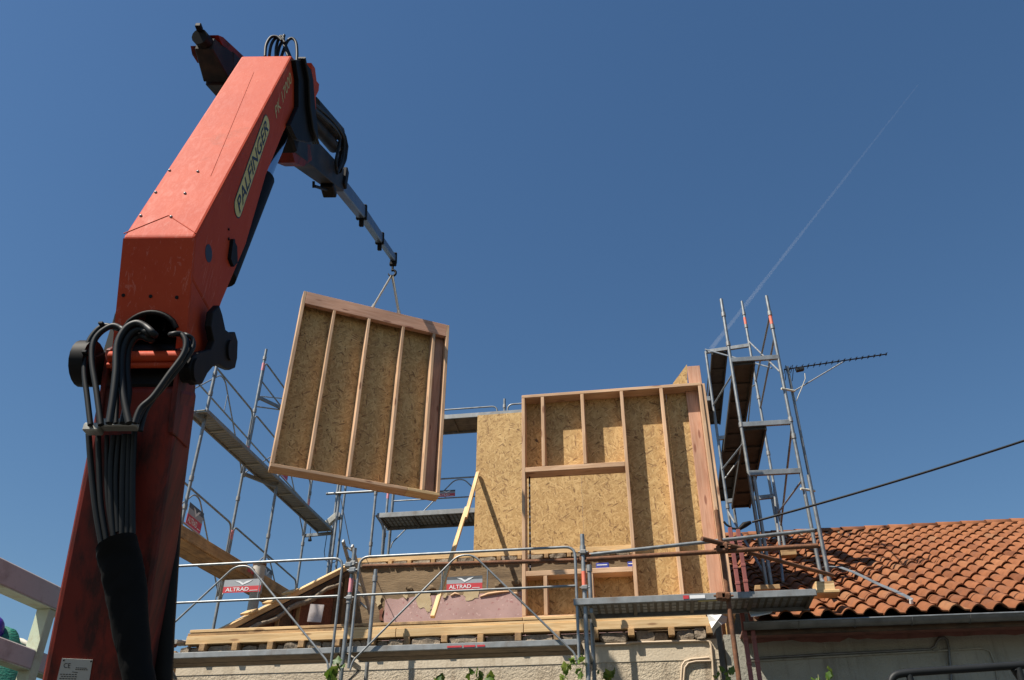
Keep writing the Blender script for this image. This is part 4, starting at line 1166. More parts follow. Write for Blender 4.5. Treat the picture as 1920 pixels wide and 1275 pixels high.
bp = thing('osb_back_wall', 'plain osb clad wall standing on the back wall, seen left of and through the window opening', 'wall panel', (-0.9, 12.1, zp1))
xk = (atY(895, 790, 12).x+atY(888, 1030, 12).x)/2; xseam = atY(1092, 950, 12).x
zk = atY(935, 776, 12).z
sheet('osb_sheet', (xk, zp1+0.003), (xseam-0.001, zk), 12.0, 12.015, OSB, bp)
sheet('osb_sheet', (xseam+0.001, zp1+0.003), (0.66, zk), 12.0, 12.015, OSB, bp)
for i in range(6):
    x = xk+0.03+(0.60-xk)*i/5
    timber('stud', (x, 12.10, zp1+0.05), (x, 12.10, zk-0.05), 0.045, 0.165, FIR, bp, up=(0, 1, 0))
timber('top_plate', (xk, 12.10, zk-0.024), (0.66, 12.10, zk-0.024), 0.165, 0.045, FIR, bp)
timber('bottom_plate', (xk, 12.10, zp1+0.026), (0.66, 12.10, zp1+0.026), 0.165, 0.045, FIR, bp)

# prop leaning on the osb wall, made of two lapped battens
pr_ = thing('timber_prop', 'long pale timber prop leaning from the front beams up to the osb wall edge', 'timber prop', (0, 0, 0))
B_ = atY(811, 1157, 9.78); T_ = atY(896, 886, 11.97)
B_.z = max(B_.z, zt1+0.01)
pr_.location = B_; WL[pr_.name] = B_
mid = B_.lerp(T_, 0.70); mid2 = B_.lerp(T_, 0.62)
sd = Vector((-0.026, 0, 0.006))
timber('lower_batten', B_, mid, 0.052, 0.04, PINE, pr_, up=(0, -1, 0.3))
timber('upper_batten', mid2-sd+Vector((0, -0.004, 0)), T_, 0.052, 0.04, PINE, pr_, up=(0, -1, 0.3))

# small things on the window sill and in the opening
for (a, b, wd, lb) in (((1118, 1057), (1142, 1057), 0.10, 'blue carton with white print on the window sill, beside the scaffold post'), ((1177, 1055), (1190, 1055), 0.08, 'plain blue carton at the right end of the window sill')):
    p = atY((a[0]+b[0])/2, a[1]+4, PY+0.1); wd_ = (atY(*b, PY+0.1)-atY(*a, PY+0.1)).x
    t = thing('carton', lb, 'carton', (p.x, PY+0.1, zs1))
    MB().box((p.x-wd_/2, PY+0.05, zs1+0.002), (p.x+wd_/2, PY+0.16, zs1+0.075), 0.004).build('box', BLUE, t)
    MB().box((p.x-wd_/2+0.01, PY+0.048, zs1+0.045), (p.x+wd_/2-0.02, PY+0.0495, zs1+0.055)).build('print_line', WHITE, t)
    MB().box((p.x-wd_/2-0.001, PY+0.09, zs1+0.0755), (p.x+wd_/2+0.001, PY+0.12, zs1+0.077)).build('tape', PVC, t)
q = atY(1145, 1060, PY+0.12)
tag(MB().box((q.x-0.05, PY+0.08, zs1+0.002), (q.x+0.07, PY+0.14, zs1+0.022)).build('wood_offcut', PINE), 'short yellow wood offcut lying on the window sill beside a blue carton', 'offcut')
cb = thing('hanging_strap', 'dark marked strap hanging straight down inside the left of the window opening', 'strap', atY(996, 1090, PY+0.13))
xs_ = atY(994, 985, PY+0.15).x
MB().box((xs_-0.010, PY+0.13, zs1+0.03), (xs_+0.010, PY+0.133, zh0-0.005)).build('band', GREASE, cb)
n_ = 16
for i in range(n_):
    z = zs1+0.08+(zh0-zs1-0.15)*i/n_
    MB().box((xs_-0.008, PY+0.128, z), (xs_+0.008, PY+0.1295, z+0.03)).build('light_mark', SIGNG if i % 3 else WHITE, cb)

# ------------------------------------------------------------------ panel in the air
KS = 0.92
M_ux = Vector((1.983, 1.164, -0.053))*KS; M_uy = Vector((0.049, -0.196, -2.961))*KS
TL = Vector((-4.728*KS, 9.748*KS, 1.6+7.597*KS))
Wd = M_ux.length; Ht = M_uy.length
ex = M_ux.normalized(); ey = (M_uy - ex*M_uy.dot(ex)).normalized(); ez = ex.cross(ey)    # ez: away from the camera
if ez.y < 0: ez = -ez
hp = thing('hanging_wall_panel', 'open timber framed wall panel with osb back, hanging tilted from the crane hook', 'wall panel', TL+M_ux/2+M_uy)
PDH = 0.16
def HP(a, b, c=0.0): return TL+ex*a+ey*b+ez*c
def hv(a, b0, b1, wd=0.043, name='stud', m=FIR, c=PDH/2, d=PDH):
    return timber(name, HP(a, b0, c), HP(a, b1, c), wd, d, m, hp, up=ez)
def hh(b, a0, a1, h=0.043, name='plate', m=FIR, c=PDH/2, d=PDH):
    return timber(name, HP(a0, b, c), HP(a1, b, c), h, d, m, hp, up=ez)
hb_ = 0.21
hh(hb_/2, 0.044, Wd-0.044, hb_, 'lintel_board', DFIR, 0.035, 0.07)
hh(0.0215, 0.044, Wd-0.044, 0.043, 'top_plate', FIR, 0.07+(PDH-0.07)/2+0.001, PDH-0.072)
hh(Ht-0.0215, 0, Wd*0.80, 0.043, 'bottom_plate')
hh(Ht-0.0215, Wd*0.80+0.002, Wd, 0.043, 'bottom_plate', PINE)
hv(0.0215, 0, Ht-0.044); hv(Wd-0.0215, 0, Ht-0.044)
for px in (628.5, 690, 752, 809):
    # stud centres read along the lower edge of the lintel
    f = (px-570)/(838-570); a = Wd*(f*1.0)
    hv(a*1.01-0.01, hb_+0.001 if True else 0, Ht-0.044, 0.04)
m_osb = MB().obox((0, 0, 0), (Wd/2, 0, 0), (0, 0.007, 0), (0, 0, Ht/2))
rot = Matrix((ex, ez, -ey)).transposed()
if rot.determinant() < 0: rot = Matrix((ex, -ez, -ey)).transposed()
link('osb_sheet', m_osb.mesh('osb_sheet', Vector()), OSB, hp, HP(Wd/2, Ht/2, PDH+0.0085), rot.to_quaternion())
hv(Wd-0.045-0.10, 0.05, Ht-0.045, 0.19, 'edge_board', DFIR, PDH-0.024, 0.045)

# ------------------------------------------------------------------ loader crane
CH = R(-8)
ch = Vector((math.sin(CH), math.cos(CH), 0)); cr = Vector((ch.y, -ch.x, 0)); cz = Vector((0, 0, 1))
C0 = Vector((-2.25, 2.95, 0))
def cp(u_, w_, z_): return C0+ch*u_+cr*w_+cz*z_
def on_w(px, py, w_):
    d = ray(px, py); n = np.array(cr); t_ = ((np.array(C0)+w_*n-CAM)@n)/(d@n)
    return Vector(CAM+d*t_)
def on_u(px, py, u_):
    d = ray(px, py); n = np.array(ch); t_ = ((np.array(C0)+u_*n-CAM)@n)/(d@n)
    return Vector(CAM+d*t_)
def uz(p): q = p-C0; return q.dot(ch), p.z
crane = thing('loader_crane', 'red knuckle boom loader crane with black hoses, lifting a timber panel over the house', 'crane', cp(1.0, 0, 0))
# lower boom (the near red column), leaning towards the camera as it rises
def col_front(z): return 0.22+(3.72-z)*0.36
zc0, zc1 = 0.95, 3.62
V = []
for z, wa, wb, dp in ((zc0, -0.43, 0.05, 0.30), (2.35, -0.335, 0.10, 0.27), (zc1, -0.215, 0.175, 0.22)):
    u0 = col_front(z)
    V += [cp(u0, wa, z), cp(u0, wb, z), cp(u0+dp, wb, z+0.1), cp(u0+dp, wa, z+0.1)]
F = [(0, 1, 5, 4), (1, 2, 6, 5), (2, 3, 7, 6), (3, 0, 4, 7), (4, 5, 9, 8), (5, 6, 10, 9), (6, 7, 11, 10), (7, 4, 8, 11), (3, 2, 1, 0), (8, 9, 10, 11)]
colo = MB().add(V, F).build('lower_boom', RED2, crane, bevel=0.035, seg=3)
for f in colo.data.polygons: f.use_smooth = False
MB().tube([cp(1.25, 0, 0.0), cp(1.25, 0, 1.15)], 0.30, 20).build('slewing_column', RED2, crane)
MB().obox(cp(1.25, 0, 0.35), cr*0.9, ch*0.35, cz*0.2, 0.03).build('base_frame', GREASE, crane)
# head of the lower boom: cheek plates, pin tubes
for w_ in (-0.20, 0.145):
    poly = []
    for px, py in ((182, 790), (188, 700), (196, 668), (214, 650), (232, 660), (240, 700), (232, 790)):
        pass
    base = [(col_front(3.42)-0.012, 3.40), (col_front(3.6)-0.03, 3.66), (0.20, 3.79), (0.25, 3.84), (0.32, 3.85), (0.42, 3.78), (0.50, 3.56), (0.52, 3.42)]
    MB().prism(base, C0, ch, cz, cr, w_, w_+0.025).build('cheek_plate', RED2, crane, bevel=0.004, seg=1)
pinc = on_u(265, 672, 0.215)
for dz, rr in ((0.0, 0.030), (-0.045, 0.014)):
    MB().tube([cp(0.205, -0.17, pinc.z+dz), cp(0.205, 0.19, pinc.z+dz)], rr, 12).build('pin_tube', RED, crane)
MB().tube([cp(0.205, 0.15, pinc.z-0.005), cp(0.205, 0.20, pinc.z-0.005)], 0.022, 12).build('pin_end', CHROME, crane)
# link discs left, dog-bone lever right
dl_ = on_w(163, 682, -0.27); du_, dz_ = uz(dl_)
MB().tube([cp(du_, -0.30, dz_), cp(du_, -0.235, dz_)], 0.112, 20).build('link_disc', GREASE, crane, bevel=0.0)
MB().tube([cp(du_, -0.305, dz_), cp(du_, -0.30, dz_)], 0.06, 16).build('pin_cap', GREASE, crane)
pts = [(408, 572), (414, 590), (420, 618), (428, 624), (438, 622), (443, 640), (442, 672), (438, 690), (428, 694), (418, 690), (408, 684), (396, 688), (386, 700), (376, 720), (364, 722), (356, 712), (352, 690), (358, 668), (372, 660), (392, 655), (398, 640), (392, 612), (396, 585)]
poly = [uz(on_w(a, b, 0.24)) for a, b in pts]
MB().prism(poly, C0, ch, cz, cr, 0.215, 0.25).build('lever_plate', GREASE, crane, bevel=0.006, seg=2)
poly2 = [(u_, z_) for u_, z_ in poly]
MB().prism(poly2, C0, ch, cz, cr, -0.25, -0.215).build('lever_plate', GREASE, crane, bevel=0.006, seg=1)
for px, py, rr in ((431, 657, 0.055), (368, 695, 0.06)):
    c = on_w(px, py, 0.25); cu_, cz_ = uz(c)
    MB().tube([cp(cu_, 0.19, cz_), cp(cu_, 0.262, cz_)], rr, 16).build('lever_pin', GREASE, crane)
# main boom: front plate, sides, lower cheeks with an arched cut-out between them
bt_f = (0.015, 4.335); tp_f = (0.705, 6.56)
def bfront(z):
    return bt_f[0]+(tp_f[0]-bt_f[0])*(z-bt_f[1])/(tp_f[1]-bt_f[1]) if z > bt_f[1] else bt_f[0]+(bt_f[1]-z)*0.38
prof = [bt_f, tp_f, (0.86, 6.66), (1.02, 6.56), (0.98, 6.30), (0.85, 5.95), (0.715, 5.42), (0.645, 4.80), (0.575, 4.55), (0.50, 4.28), (0.47, 4.13), (bfront(4.13), 4.13)]
boom = MB().prism(prof, C0, ch, cz, cr, -0.18, 0.18).build('main_boom', RED, crane, bevel=0.014, seg=2)
ck = [(bfront(4.127), 4.127), (0.47, 4.127), (0.47, 4.02), (0.42, 3.90), (0.34, 3.70), (bfront(3.68)+0.02, 3.68)]
for w0 in (-0.18, 0.158):
    MB().prism(ck, C0, ch, cz, cr, w0, w0+0.022).build('boom_cheek', RED, crane, bevel=0.003, seg=1)
# front plate between the cheeks with the arch
arch = [(-0.178, 4.325), (-0.178, 3.70), (-0.13, 3.70), (-0.13, 3.88)] + [(-0.125+0.25*(i/10), 3.895+0.075*math.sin(math.pi*(i/10))**0.6) for i in range(11)] + [(0.13, 3.88), (0.13, 3.70), (0.178, 3.70), (0.178, 4.325)]
ob_ = cp(bfront(4.0), 0, 4.0); slp = (ch*(-0.38)+cz).normalized()
MB().prism([(a, (b-4.0)*1.07) for a, b in arch], ob_, cr, slp, (ch*(-1)-cz*0.38).normalized(), -0.012, 0.003).build('arched_plate', RED, crane)
rim = [cp(bfront(3.895+0.075*math.sin(math.pi*(i/12))**0.6)-0.004, -0.128+0.256*(i/12), 3.893+0.075*math.sin(math.pi*(i/12))**0.6) for i in range(13)]
MB().tube(rim, 0.013, 6).build('arch_rim', GREASE, crane)
MB().obox(cp(0.40, 0, 3.86), cr*0.15, ch*0.05, cz*0.10, 0.01).build('knuckle_block', GREASE, crane)
MB().tube([cp(0.26, -0.17, 3.80), cp(0.26, 0.17, 3.80)], 0.045, 14).build('knuckle_pin', GREASE, crane)
MB().obox(cp(0.30, 0.0, 3.72), cr*0.13, ch*0.04, cz*0.10, 0.01).build('valve_block', GREASE, crane)
# seams, bolts, holes
fn = (ch*(-(tp_f[1]-bt_f[1]))+cz*(tp_f[0]-bt_f[0])).normalized()          # outward normal of the front face
def on_front(px, py):
    d = Vector(ray(px, py)); o = cp(*[bt_f[0], 0, bt_f[1]]); c_ = Vector(CAM)
    t_ = (o-c_).dot(fn)/d.dot(fn); return c_+d*t_
for px, py in ((318, 320), (371, 322), (292, 361), (347, 363), (264, 405), (321, 407)):
    MB().ball(on_front(px, py)+fn*0.001, 0.0085, 8, 5).build('bolt', GALV, crane)
for a, b in (((232, 438), (316, 404)), ((316, 404), (367, 437))):
    MB().tube([on_front(*a)+fn*0.0005, on_front(*b)+fn*0.0005], 0.0028, 5).build('weld_seam', RED, crane)
mseam = [on_front(476, 135)+fn*0.0003, on_front(395, 330)+fn*0.0003]
MB().tube(mseam, 0.0018, 5).build('weld_seam', RED, crane)
lfn = (ch*(-1)-cz*0.38).normalized()
def on_low(px, py):
    d = Vector(ray(px, py)); o = cp(bt_f[0], 0, bt_f[1]); c_ = Vector(CAM)
    t_ = (o-c_).dot(lfn)/d.dot(lfn); return c_+d*t_
for px, py, rr, m in ((285, 537, 0.013, INK), (283, 556, 0.009, GREASE), (232, 554, 0.009, GREASE), (332, 558, 0.009, GREASE)):  # the black disc is painted for the dark inside of a hole
    c = on_low(px, py); MB().tube([c-lfn*0.004, c+lfn*(0.002 if m is INK else 0.006)], rr, 12).build('hole_plug_disc' if m is INK else 'bolt', m, crane)
c = on_w(391, 475, 0.18)
MB().tube([c-cr*0.004, c+cr*0.0015], 0.048, 20).build('hole_disc', INK, crane)  # flat black disc painted for the shade inside a hole
for px, py, rr in ((438, 452, 0.012), (428, 448, 0.008), (428, 430, 0.007)):
    c = on_w(px, py, 0.18); MB().tube([c, c+cr*0.006], rr, 10).build('hole_plug_disc', GREASE, crane)
poly = [uz(on_w(a, b, 0.185)) for a, b in ((433, 448), (440, 462), (441, 492), (434, 500), (428, 485))]
MB().prism(poly, C0, ch, cz, cr, 0.181, 0.20).build('dark_bracket', GREASE, crane)
# decals on the right side
def side_axes(pa, pb):
    a = on_w(*pa, 0.18); b = on_w(*pb, 0.18); e = (b-a); return a, e.normalized(), e.length
a, e1, L1 = side_axes((449, 405), (514, 243))
e2 = cr.cross(e1); e2.normalize()
def pill(L, H, k=7):
    r_ = H/2; pp = []
    for i in range(k+1):
        t_ = -math.pi/2+math.pi*i/k; pp.append((L-r_+r_*math.cos(t_), r_*math.sin(t_)))
    for i in range(k+1):
        t_ = math.pi/2+math.pi*i/k; pp.append((r_+r_*math.cos(t_), r_*math.sin(t_)))
    return pp
p0_ = on_w(441, 402, 0.18); p1_ = on_w(503, 223, 0.18)
e1 = (p1_-p0_).normalized(); L1 = (p1_-p0_).length; e2 = cr.cross(e1).normalized()
Hd = (on_w(470, 318, 0.18)-on_w(474, 330, 0.18)).length*0+0.128
MB().prism(pill(L1, Hd), p0_, e1, e2, cr, 0.0005, 0.002).build('decal_border', INK, crane)
MB().prism(pill(L1-0.014, Hd-0.014), p0_+e1*0.007, e1, e2, cr, 0.002, 0.003).build('decal', YEL, crane)
textmesh('PALFINGER', p0_+e1*0.055-e2*Hd*0.34+cr*0.003, e1, e2, Hd*0.66, INK, 'lettering', crane, L1-0.11, shear=0.2, lift=0.0012, bold=0.012)
q0_ = on_w(518, 222, 0.18); q1_ = on_w(547, 152, 0.18)
f1_ = (q1_-q0_).normalized(); f2_ = cr.cross(f1_).normalized()
textmesh('PK 17000', q0_-f2_*0.002, f1_, f2_, 0.075, YTXT, 'lettering', crane, (q1_-q0_).length, shear=0.15, lift=0.002, bold=0.004)
# lift cylinder under the boom
cy0, cy1, cy2 = (0.70, 4.60), (0.955, 5.62), (1.12, 6.22)
MB().tube([cp(cy0[0], 0.06, cy0[1]), cp(cy1[0], 0.06, cy1[1])], 0.078, 18).build('cylinder_barrel', GREASE, crane)
MB().tube([cp(cy1[0], 0.06, cy1[1]), cp(cy2[0]+0.02, 0.06, cy2[1]+0.06)], 0.050, 18).build('cylinder_rod', CHROME, crane)
# boom head with its black linkage on the right side
pts = [(550, 112), (566, 112), (580, 130), (584, 150), (587, 190), (592, 240), (594, 262), (575, 268), (553, 262), (540, 235), (556, 200), (556, 150)]
MB().prism([uz(on_w(a, b, 0.2)) for a, b in pts], C0, ch, cz, cr, 0.183, 0.215).build('head_linkage', GREASE, crane, bevel=0.004, seg=1)
pts = [(572, 118), (579, 128), (582, 152), (587, 158), (586, 170), (580, 182), (581, 205), (576, 180)]
MB().prism([uz(on_w(a, b, 0.1)) for a, b in pts], C0, ch, cz, cr, 0.02, 0.15).build('head_bracket', RED, crane)
for i, o_ in enumerate((0.0, 0.03, 0.06)):
    MB().tube([on_w(a+i*4, b, 0.2+0.02*i) for a, b in ((562, 108), (570, 150), (572, 200), (578, 240), (588, 268))], 0.013, 7).build('hose', BLACK, crane)
MB().obox(cp(1.15, -0.02, 6.35), cr*0.15, ch*0.16, cz*0.15, 0.02).build('head_casting', GREASE, crane)
# hose loops over the boom head
def hose(pts, r_, m=BLACK):
    P = [Vector(p) for p in pts]
    out = []
    for i in range(len(P)-1):
        a = P[max(i-1, 0)]; b = P[i]; c = P[i+1]; d = P[min(i+2, len(P)-1)]
        for k in range(5):
            t_ = k/5
            out.append(0.5*((2*b)+(c-a)*t_+(2*a-5*b+4*c-d)*t_*t_+(3*b-a-3*c+d)*t_**3))
    out.append(P[-1])
    return MB().tube(out, r_, 8).build('hose', m, crane)
loops = [((497, 106), (499, 85), (508, 70), (520, 69), (528, 76)), ((505, 105), (508, 86), (515, 73), (525, 70), (534, 80)), ((517, 106), (518, 88), (524, 70), (531, 70), (533, 85), (540, 106)),
         ((520, 106), (524, 88), (530, 76), (533, 66)), ((527, 108), (534, 88), (540, 76), (548, 72), (555, 80), (557, 100), (556, 122)), ((536, 86), (541, 98), (545, 108))]
for i, lp in enumerate(loops):
    hose([on_u(a, b, 0.78+0.02*i) for a, b in lp], 0.011)
# hoses at the knuckle (pixel rows read off the photograph, laid in front of the column head)
k3 = lambda x, y: (x/3.036, 400+y/3.036)
hs_ = [([(700, 668), (650, 650), (590, 640), (530, 690), (492, 770), (480, 900), (497, 1050), (515, 1205)], 0.015, 0.12),
       ([(720, 680), (690, 655), (640, 640), (570, 680), (530, 745), (525, 850), (548, 1000), (575, 1205)], 0.016, 0.10),
       ([(880, 690), (830, 645), (775, 625), (712, 660), (667, 750), (660, 900), (645, 1040), (622, 1195)], 0.019, 0.06),
       ([(850, 690), (800, 660), (740, 690), (700, 770), (690, 900), (705, 1050), (735, 1195)], 0.019, 0.08),
       ([(860, 720), (790, 700), (735, 760), (722, 880), (730, 1030), (700, 1195)], 0.019, 0.11),
       ([(660, 930), (665, 1050), (660, 1195)], 0.012, 0.15),
       ([(975, 690), (1030, 688), (1058, 735), (1040, 810), (960, 920), (870, 1045), (800, 1110), (765, 1195)], 0.016, 0.09),
       ([(1055, 690), (1095, 715), (1092, 780), (1000, 905), (905, 1020), (825, 1100), (780, 1195)], 0.013, 0.12),
       ([(1040, 700), (1075, 740), (1065, 810), (985, 915), (890, 1035), (830, 1130), (800, 1240)], 0.013, 0.14)]
for pts, r_, u_ in hs_:
    hose([on_u(*k3(*pts[0]), u_+0.22)]+[on_u(*k3(a, b), u_) for a, b in pts], r_*0.86)
for x0, x1, y0, y1 in ((226, 296, 575, 668), (322, 352, 590, 668), (290, 330, 570, 611), (290, 330, 627, 668)):  # added dark blocks that fill in the blackness behind arch and hoses
    a = on_u(x0, y0, 0.43); b = on_u(x1, y1, 0.43); c = (a+b)/2
    MB().obox(c, cr*(b-a).dot(cr)/2, ch*0.03, cz*(a.z-b.z)/2).build('dark_gap_fill', GREASE, crane)
for px, py in ((580, 632), (486, 795)):
    c = on_u(*k3(px, py), 0.10); MB().obox(c, cr*0.012, ch*0.018, cz*0.007, 0.003).build('hose_tie', BLACK, crane)
# clamp bars
for x0, x1, y0, y1, u_ in ((160, 191, 797, 812, 0.24), (191, 262, 789, 804, 0.23)):
    a = on_u(x0, (y0+y1)/2, u_); b = on_u(x1, (y0+y1)/2, u_); h_ = (on_u(x0, y0, u_).z-on_u(x0, y1, u_).z)/2
    cl = MB().obox((a+b)/2, (b-a)/2, ch*0.03, cz*h_, 0.006).build('hose_clamp', ALU, crane)
    c = (a+b)/2-ch*0.032; MB().tube([c, c-ch*0.01], 0.009, 8).build('bolt', GALV, cl)
k4 = lambda x, y: (x/2.576, 780+y/2.576)
for pts, r_ in (([(428, 85), (440, 250), (462, 450), (492, 625)], 0.016), ([(474, 85), (478, 250), (488, 430), (515, 600)], 0.015), ([(516, 95), (515, 300), (522, 430), (545, 580)], 0.012), ([(550, 95), (536, 230), (537, 420), (550, 580)], 0.016),
                ([(575, 95), (560, 300), (570, 560)], 0.014), ([(603, 90), (592, 300), (590, 570)], 0.017), ([(625, 90), (618, 300), (615, 570)], 0.015), ([(650, 60), (640, 300), (640, 570)], 0.016)):
    hose([on_u(*k4(a, b), 0.28+0.10*(b/600)) for a, b in pts], r_*0.86)
# black sleeve gathering the hoses
secs = [((182, 1034), (255, 1002)), ((186, 1062), (262, 1030)), ((197, 1110), (270, 1062)), ((207, 1160), (275, 1105)), ((216, 1210), (278, 1170)), ((228, 1260), (284, 1240)), ((240, 1320), (300, 1320)), ((250, 1400), (312, 1400))]
V = []; rings = []
for i in range(len(secs)-1):
    for k in range(5):
        f = k/5; (a0, b0), (a1, b1) = secs[i], secs[i+1]
        rings.append((i+f, (a0[0]+(a1[0]-a0[0])*f, a0[1]+(a1[1]-a0[1])*f), (b0[0]+(b1[0]-b0[0])*f, b0[1]+(b1[1]-b0[1])*f)))
for ii, a, b in rings:
    u_ = 0.36+0.045*ii
    A = on_u(*a, u_); B = on_u(*b, u_); m_ = (A+B)/2; h_ = (B-A)/2
    for k in range(20):
        t_ = 2*math.pi*k/20
        wr = 1+0.10*mnoise.noise(Vector((math.cos(t_)*2.2, math.sin(t_)*2.2, ii*2.6)))+0.07*mnoise.noise(Vector((k*0.9, ii*7.0, 4)))
        V.append(m_+h_*math.cos(t_)*(1+(wr-1)*0.5)-ch*0.075*math.sin(t_)*wr*1.05)
F = [(i*20+k, i*20+(k+1) % 20, (i+1)*20+(k+1) % 20, (i+1)*20+k) for i in range(len(rings)-1) for k in range(20)]
MB().add(V, F, True).build('hose_sleeve', CLOTH, crane)
# cylinder on the right flank of the lower boom
MB().tube([on_u(322, 950, 0.70), on_u(307, 1180, 0.86), on_u(300, 1330, 0.95)], 0.05, 14).build('flank_cylinder', GREASE, crane)
# type plate
cfn = (ch*(-1)-cz*0.36).normalized()
def on_col(px, py, lift=0.0):
    d = Vector(ray(px, py)); o = cp(col_front(3.0), 0, 3.0)+cfn*lift; c_ = Vector(CAM)
    return c_+d*((o-c_).dot(cfn)/d.dot(cfn))
ppx = [(117, 1234), (174, 1237), (164, 1300), (102, 1297)]
PQ = [on_col(a, b, 0.002) for a, b in ppx]
c4 = sum(PQ, Vector())/4
plate = MB().add(PQ+[q+cfn*0.003 for q in PQ], [(0, 1, 2, 3), (7, 6, 5, 4), (0, 4, 5, 1), (1, 5, 6, 2), (2, 6, 7, 3), (3, 7, 4, 0)]).build('type_plate', CEMENT, crane)
px1 = (PQ[1]-PQ[0]).normalized(); py1 = (PQ[0]-PQ[3]); py1 = (py1-px1*py1.dot(px1)).normalized()
textmesh('CE', on_col(119, 1252, 0.006), px1, py1, 0.020, INK, 'lettering', plate, 0.030, lift=0.001, bold=0.0)
for (x0, y0, x1) in ((142, 1252, 163), (141, 1255, 165), (135, 1260, 146), (112, 1264, 145), (114, 1268, 145), (111, 1272, 144)):
    a = on_col(x0, y0, 0.0065); b = on_col(x1, y0+1, 0.0065); n_ = 6
    mb = MB()
    for i in range(n_):
        mb.obox(a.lerp(b, (i+0.42)/n_), (b-a)/n_*0.36, py1*0.0014, cfn*0.0004)
    mb.build('print_line', INK, plate)
for px, py in ((119.5, 1238), (170.5, 1240)):
    MB().ball(on_col(px, py, 0.006), 0.004, 6, 4).build('rivet', GREASE, plate)

# --- outer boom with telescopic sections
def aw(px):            # the outer boom stands a little askew of the main boom plane
    return -0.46+0.33*min(1, max(0, (px-372)/366))
def ap(px, py, dw=0.0): return on_w(px, py, aw(px)+dw)
def boxbeam(name, p, q, w0, h0, w1, h1, m, bevel=0.006, par=None):
    d = (q-p).normalized(); s_ = cr; u2 = s_.cross(d).normalized()
    if u2.z < 0: u2 = -u2
    V = []
    for c_, wv, hv_ in ((p, w0, h0), (q, w1, h1)):
        V += [c_-s_*wv/2-u2*hv_/2, c_+s_*wv/2-u2*hv_/2, c_+s_*wv/2+u2*hv_/2, c_-s_*wv/2+u2*hv_/2]
    F = [(0, 1, 5, 4), (1, 2, 6, 5), (2, 3, 7, 6), (3, 0, 4, 7), (3, 2, 1, 0), (4, 5, 6, 7)]
    return MB().add(V, F).build(name, m, par or crane, bevel=bevel, seg=1)
pT = ap(384, 82); pA = ap(412, 128); pB = ap(505, 228); pC = ap(632, 338)
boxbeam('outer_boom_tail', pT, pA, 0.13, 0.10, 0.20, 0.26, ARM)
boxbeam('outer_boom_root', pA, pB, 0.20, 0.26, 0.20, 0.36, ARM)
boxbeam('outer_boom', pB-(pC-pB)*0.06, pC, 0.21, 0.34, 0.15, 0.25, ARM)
MB().tube([ap(374, 68), ap(398, 95)], 0.058, 14).build('tail_cylinder', GREASE, crane)
MB().obox(ap(373, 51), ch*0.025, cr*0.02, cz*0.018, 0.005).build('tail_cap', GREASE, crane)
def armplate(pts, dw, th, m, nm, bev=0.0):
    P = [ap(a_, b_, dw) for a_, b_ in pts]
    n_ = len(P); V = [q-cr*th for q in P]+[q+cr*th for q in P]
    F = [list(range(n_)), [n_+i for i in range(n_)][::-1]]+[(i, n_+i, n_+(i+1) % n_, (i+1) % n_) for i in range(n_)]
    return MB().add(V, F).build(nm, m, crane, bevel=bev, seg=1)
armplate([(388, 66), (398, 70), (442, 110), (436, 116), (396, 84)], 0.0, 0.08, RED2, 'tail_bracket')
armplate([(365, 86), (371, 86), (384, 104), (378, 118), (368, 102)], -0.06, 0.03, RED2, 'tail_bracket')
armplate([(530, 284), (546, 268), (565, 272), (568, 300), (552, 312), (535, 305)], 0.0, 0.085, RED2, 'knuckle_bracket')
MB().tube([ap(584, 195, 0.05), ap(632, 248, 0.05)], 0.085, 14).build('extension_cylinder', ARM, crane)
MB().tube([ap(576, 215), ap(626, 275)], 0.07, 14).build('extension_cylinder', ARM, crane)
for pts in (((585, 200), (605, 218), (628, 240), (637, 262), (630, 300), (632, 320)), ((590, 196), (618, 220), (640, 248), (645, 270), (642, 300), (632, 325))):
    hose([ap(a, b, 0.12) for a, b in pts], 0.016)
arc = [ap(a, b, 0.08) for a, b in ((632, 240), (641, 256), (645, 275), (642, 298), (633, 318))]
MB().tube(arc, 0.05, 8).build('hose_guide', GREASE, crane)
MB().obox(ap(634, 334), ch*0.05, cr*0.10, cz*0.125, 0.01).build('section_collar', GREASE, crane)
MB().tube([ap(588, 340), ap(588, 352)], 0.014, 6).build('lug', GREASE, crane)
MB().tube([ap(590, 349), ap(612, 356)], 0.016, 6).build('lug', GREASE, crane)
MB().obox(ap(616, 356), ch*0.09, cr*0.07, cz*0.035, 0.01).build('lug', GREASE, crane)
cen = [ap(638, 348), ap(678, 398), ap(712, 447), ap(738, 484)]
dims = [(0.105, 0.165), (0.09, 0.14), (0.07, 0.11)]
for i in range(3):
    boxbeam('extension_section', cen[i]-(cen[i+1]-cen[i])*(0.05 if i else 0.12), cen[i+1], dims[i][0], dims[i][1], dims[i][0], dims[i][1], BLUEST, 0.012)
    d = (cen[i+1]-cen[i]).normalized(); u2 = cr.cross(d).normalized()
    if u2.z < 0: u2 = -u2
    e_ = cen[i+1]
    if i < 2:
        MB().obox(e_, d*0.028, cr*(dims[i][0]/2+0.013), u2*(dims[i][1]/2+0.014), 0.008).build('section_collar', GREASE, crane)
        MB().obox(e_-u2*(dims[i][1]/2+0.055)+cr*0.0, d*0.022, cr*0.028, u2*0.045, 0.008).build('lug', GREASE, crane)
    else:
        MB().obox(e_, d*0.022, cr*0.05, u2*0.085, 0.008).build('boom_tip', GREASE, crane)
tipc = cen[3]
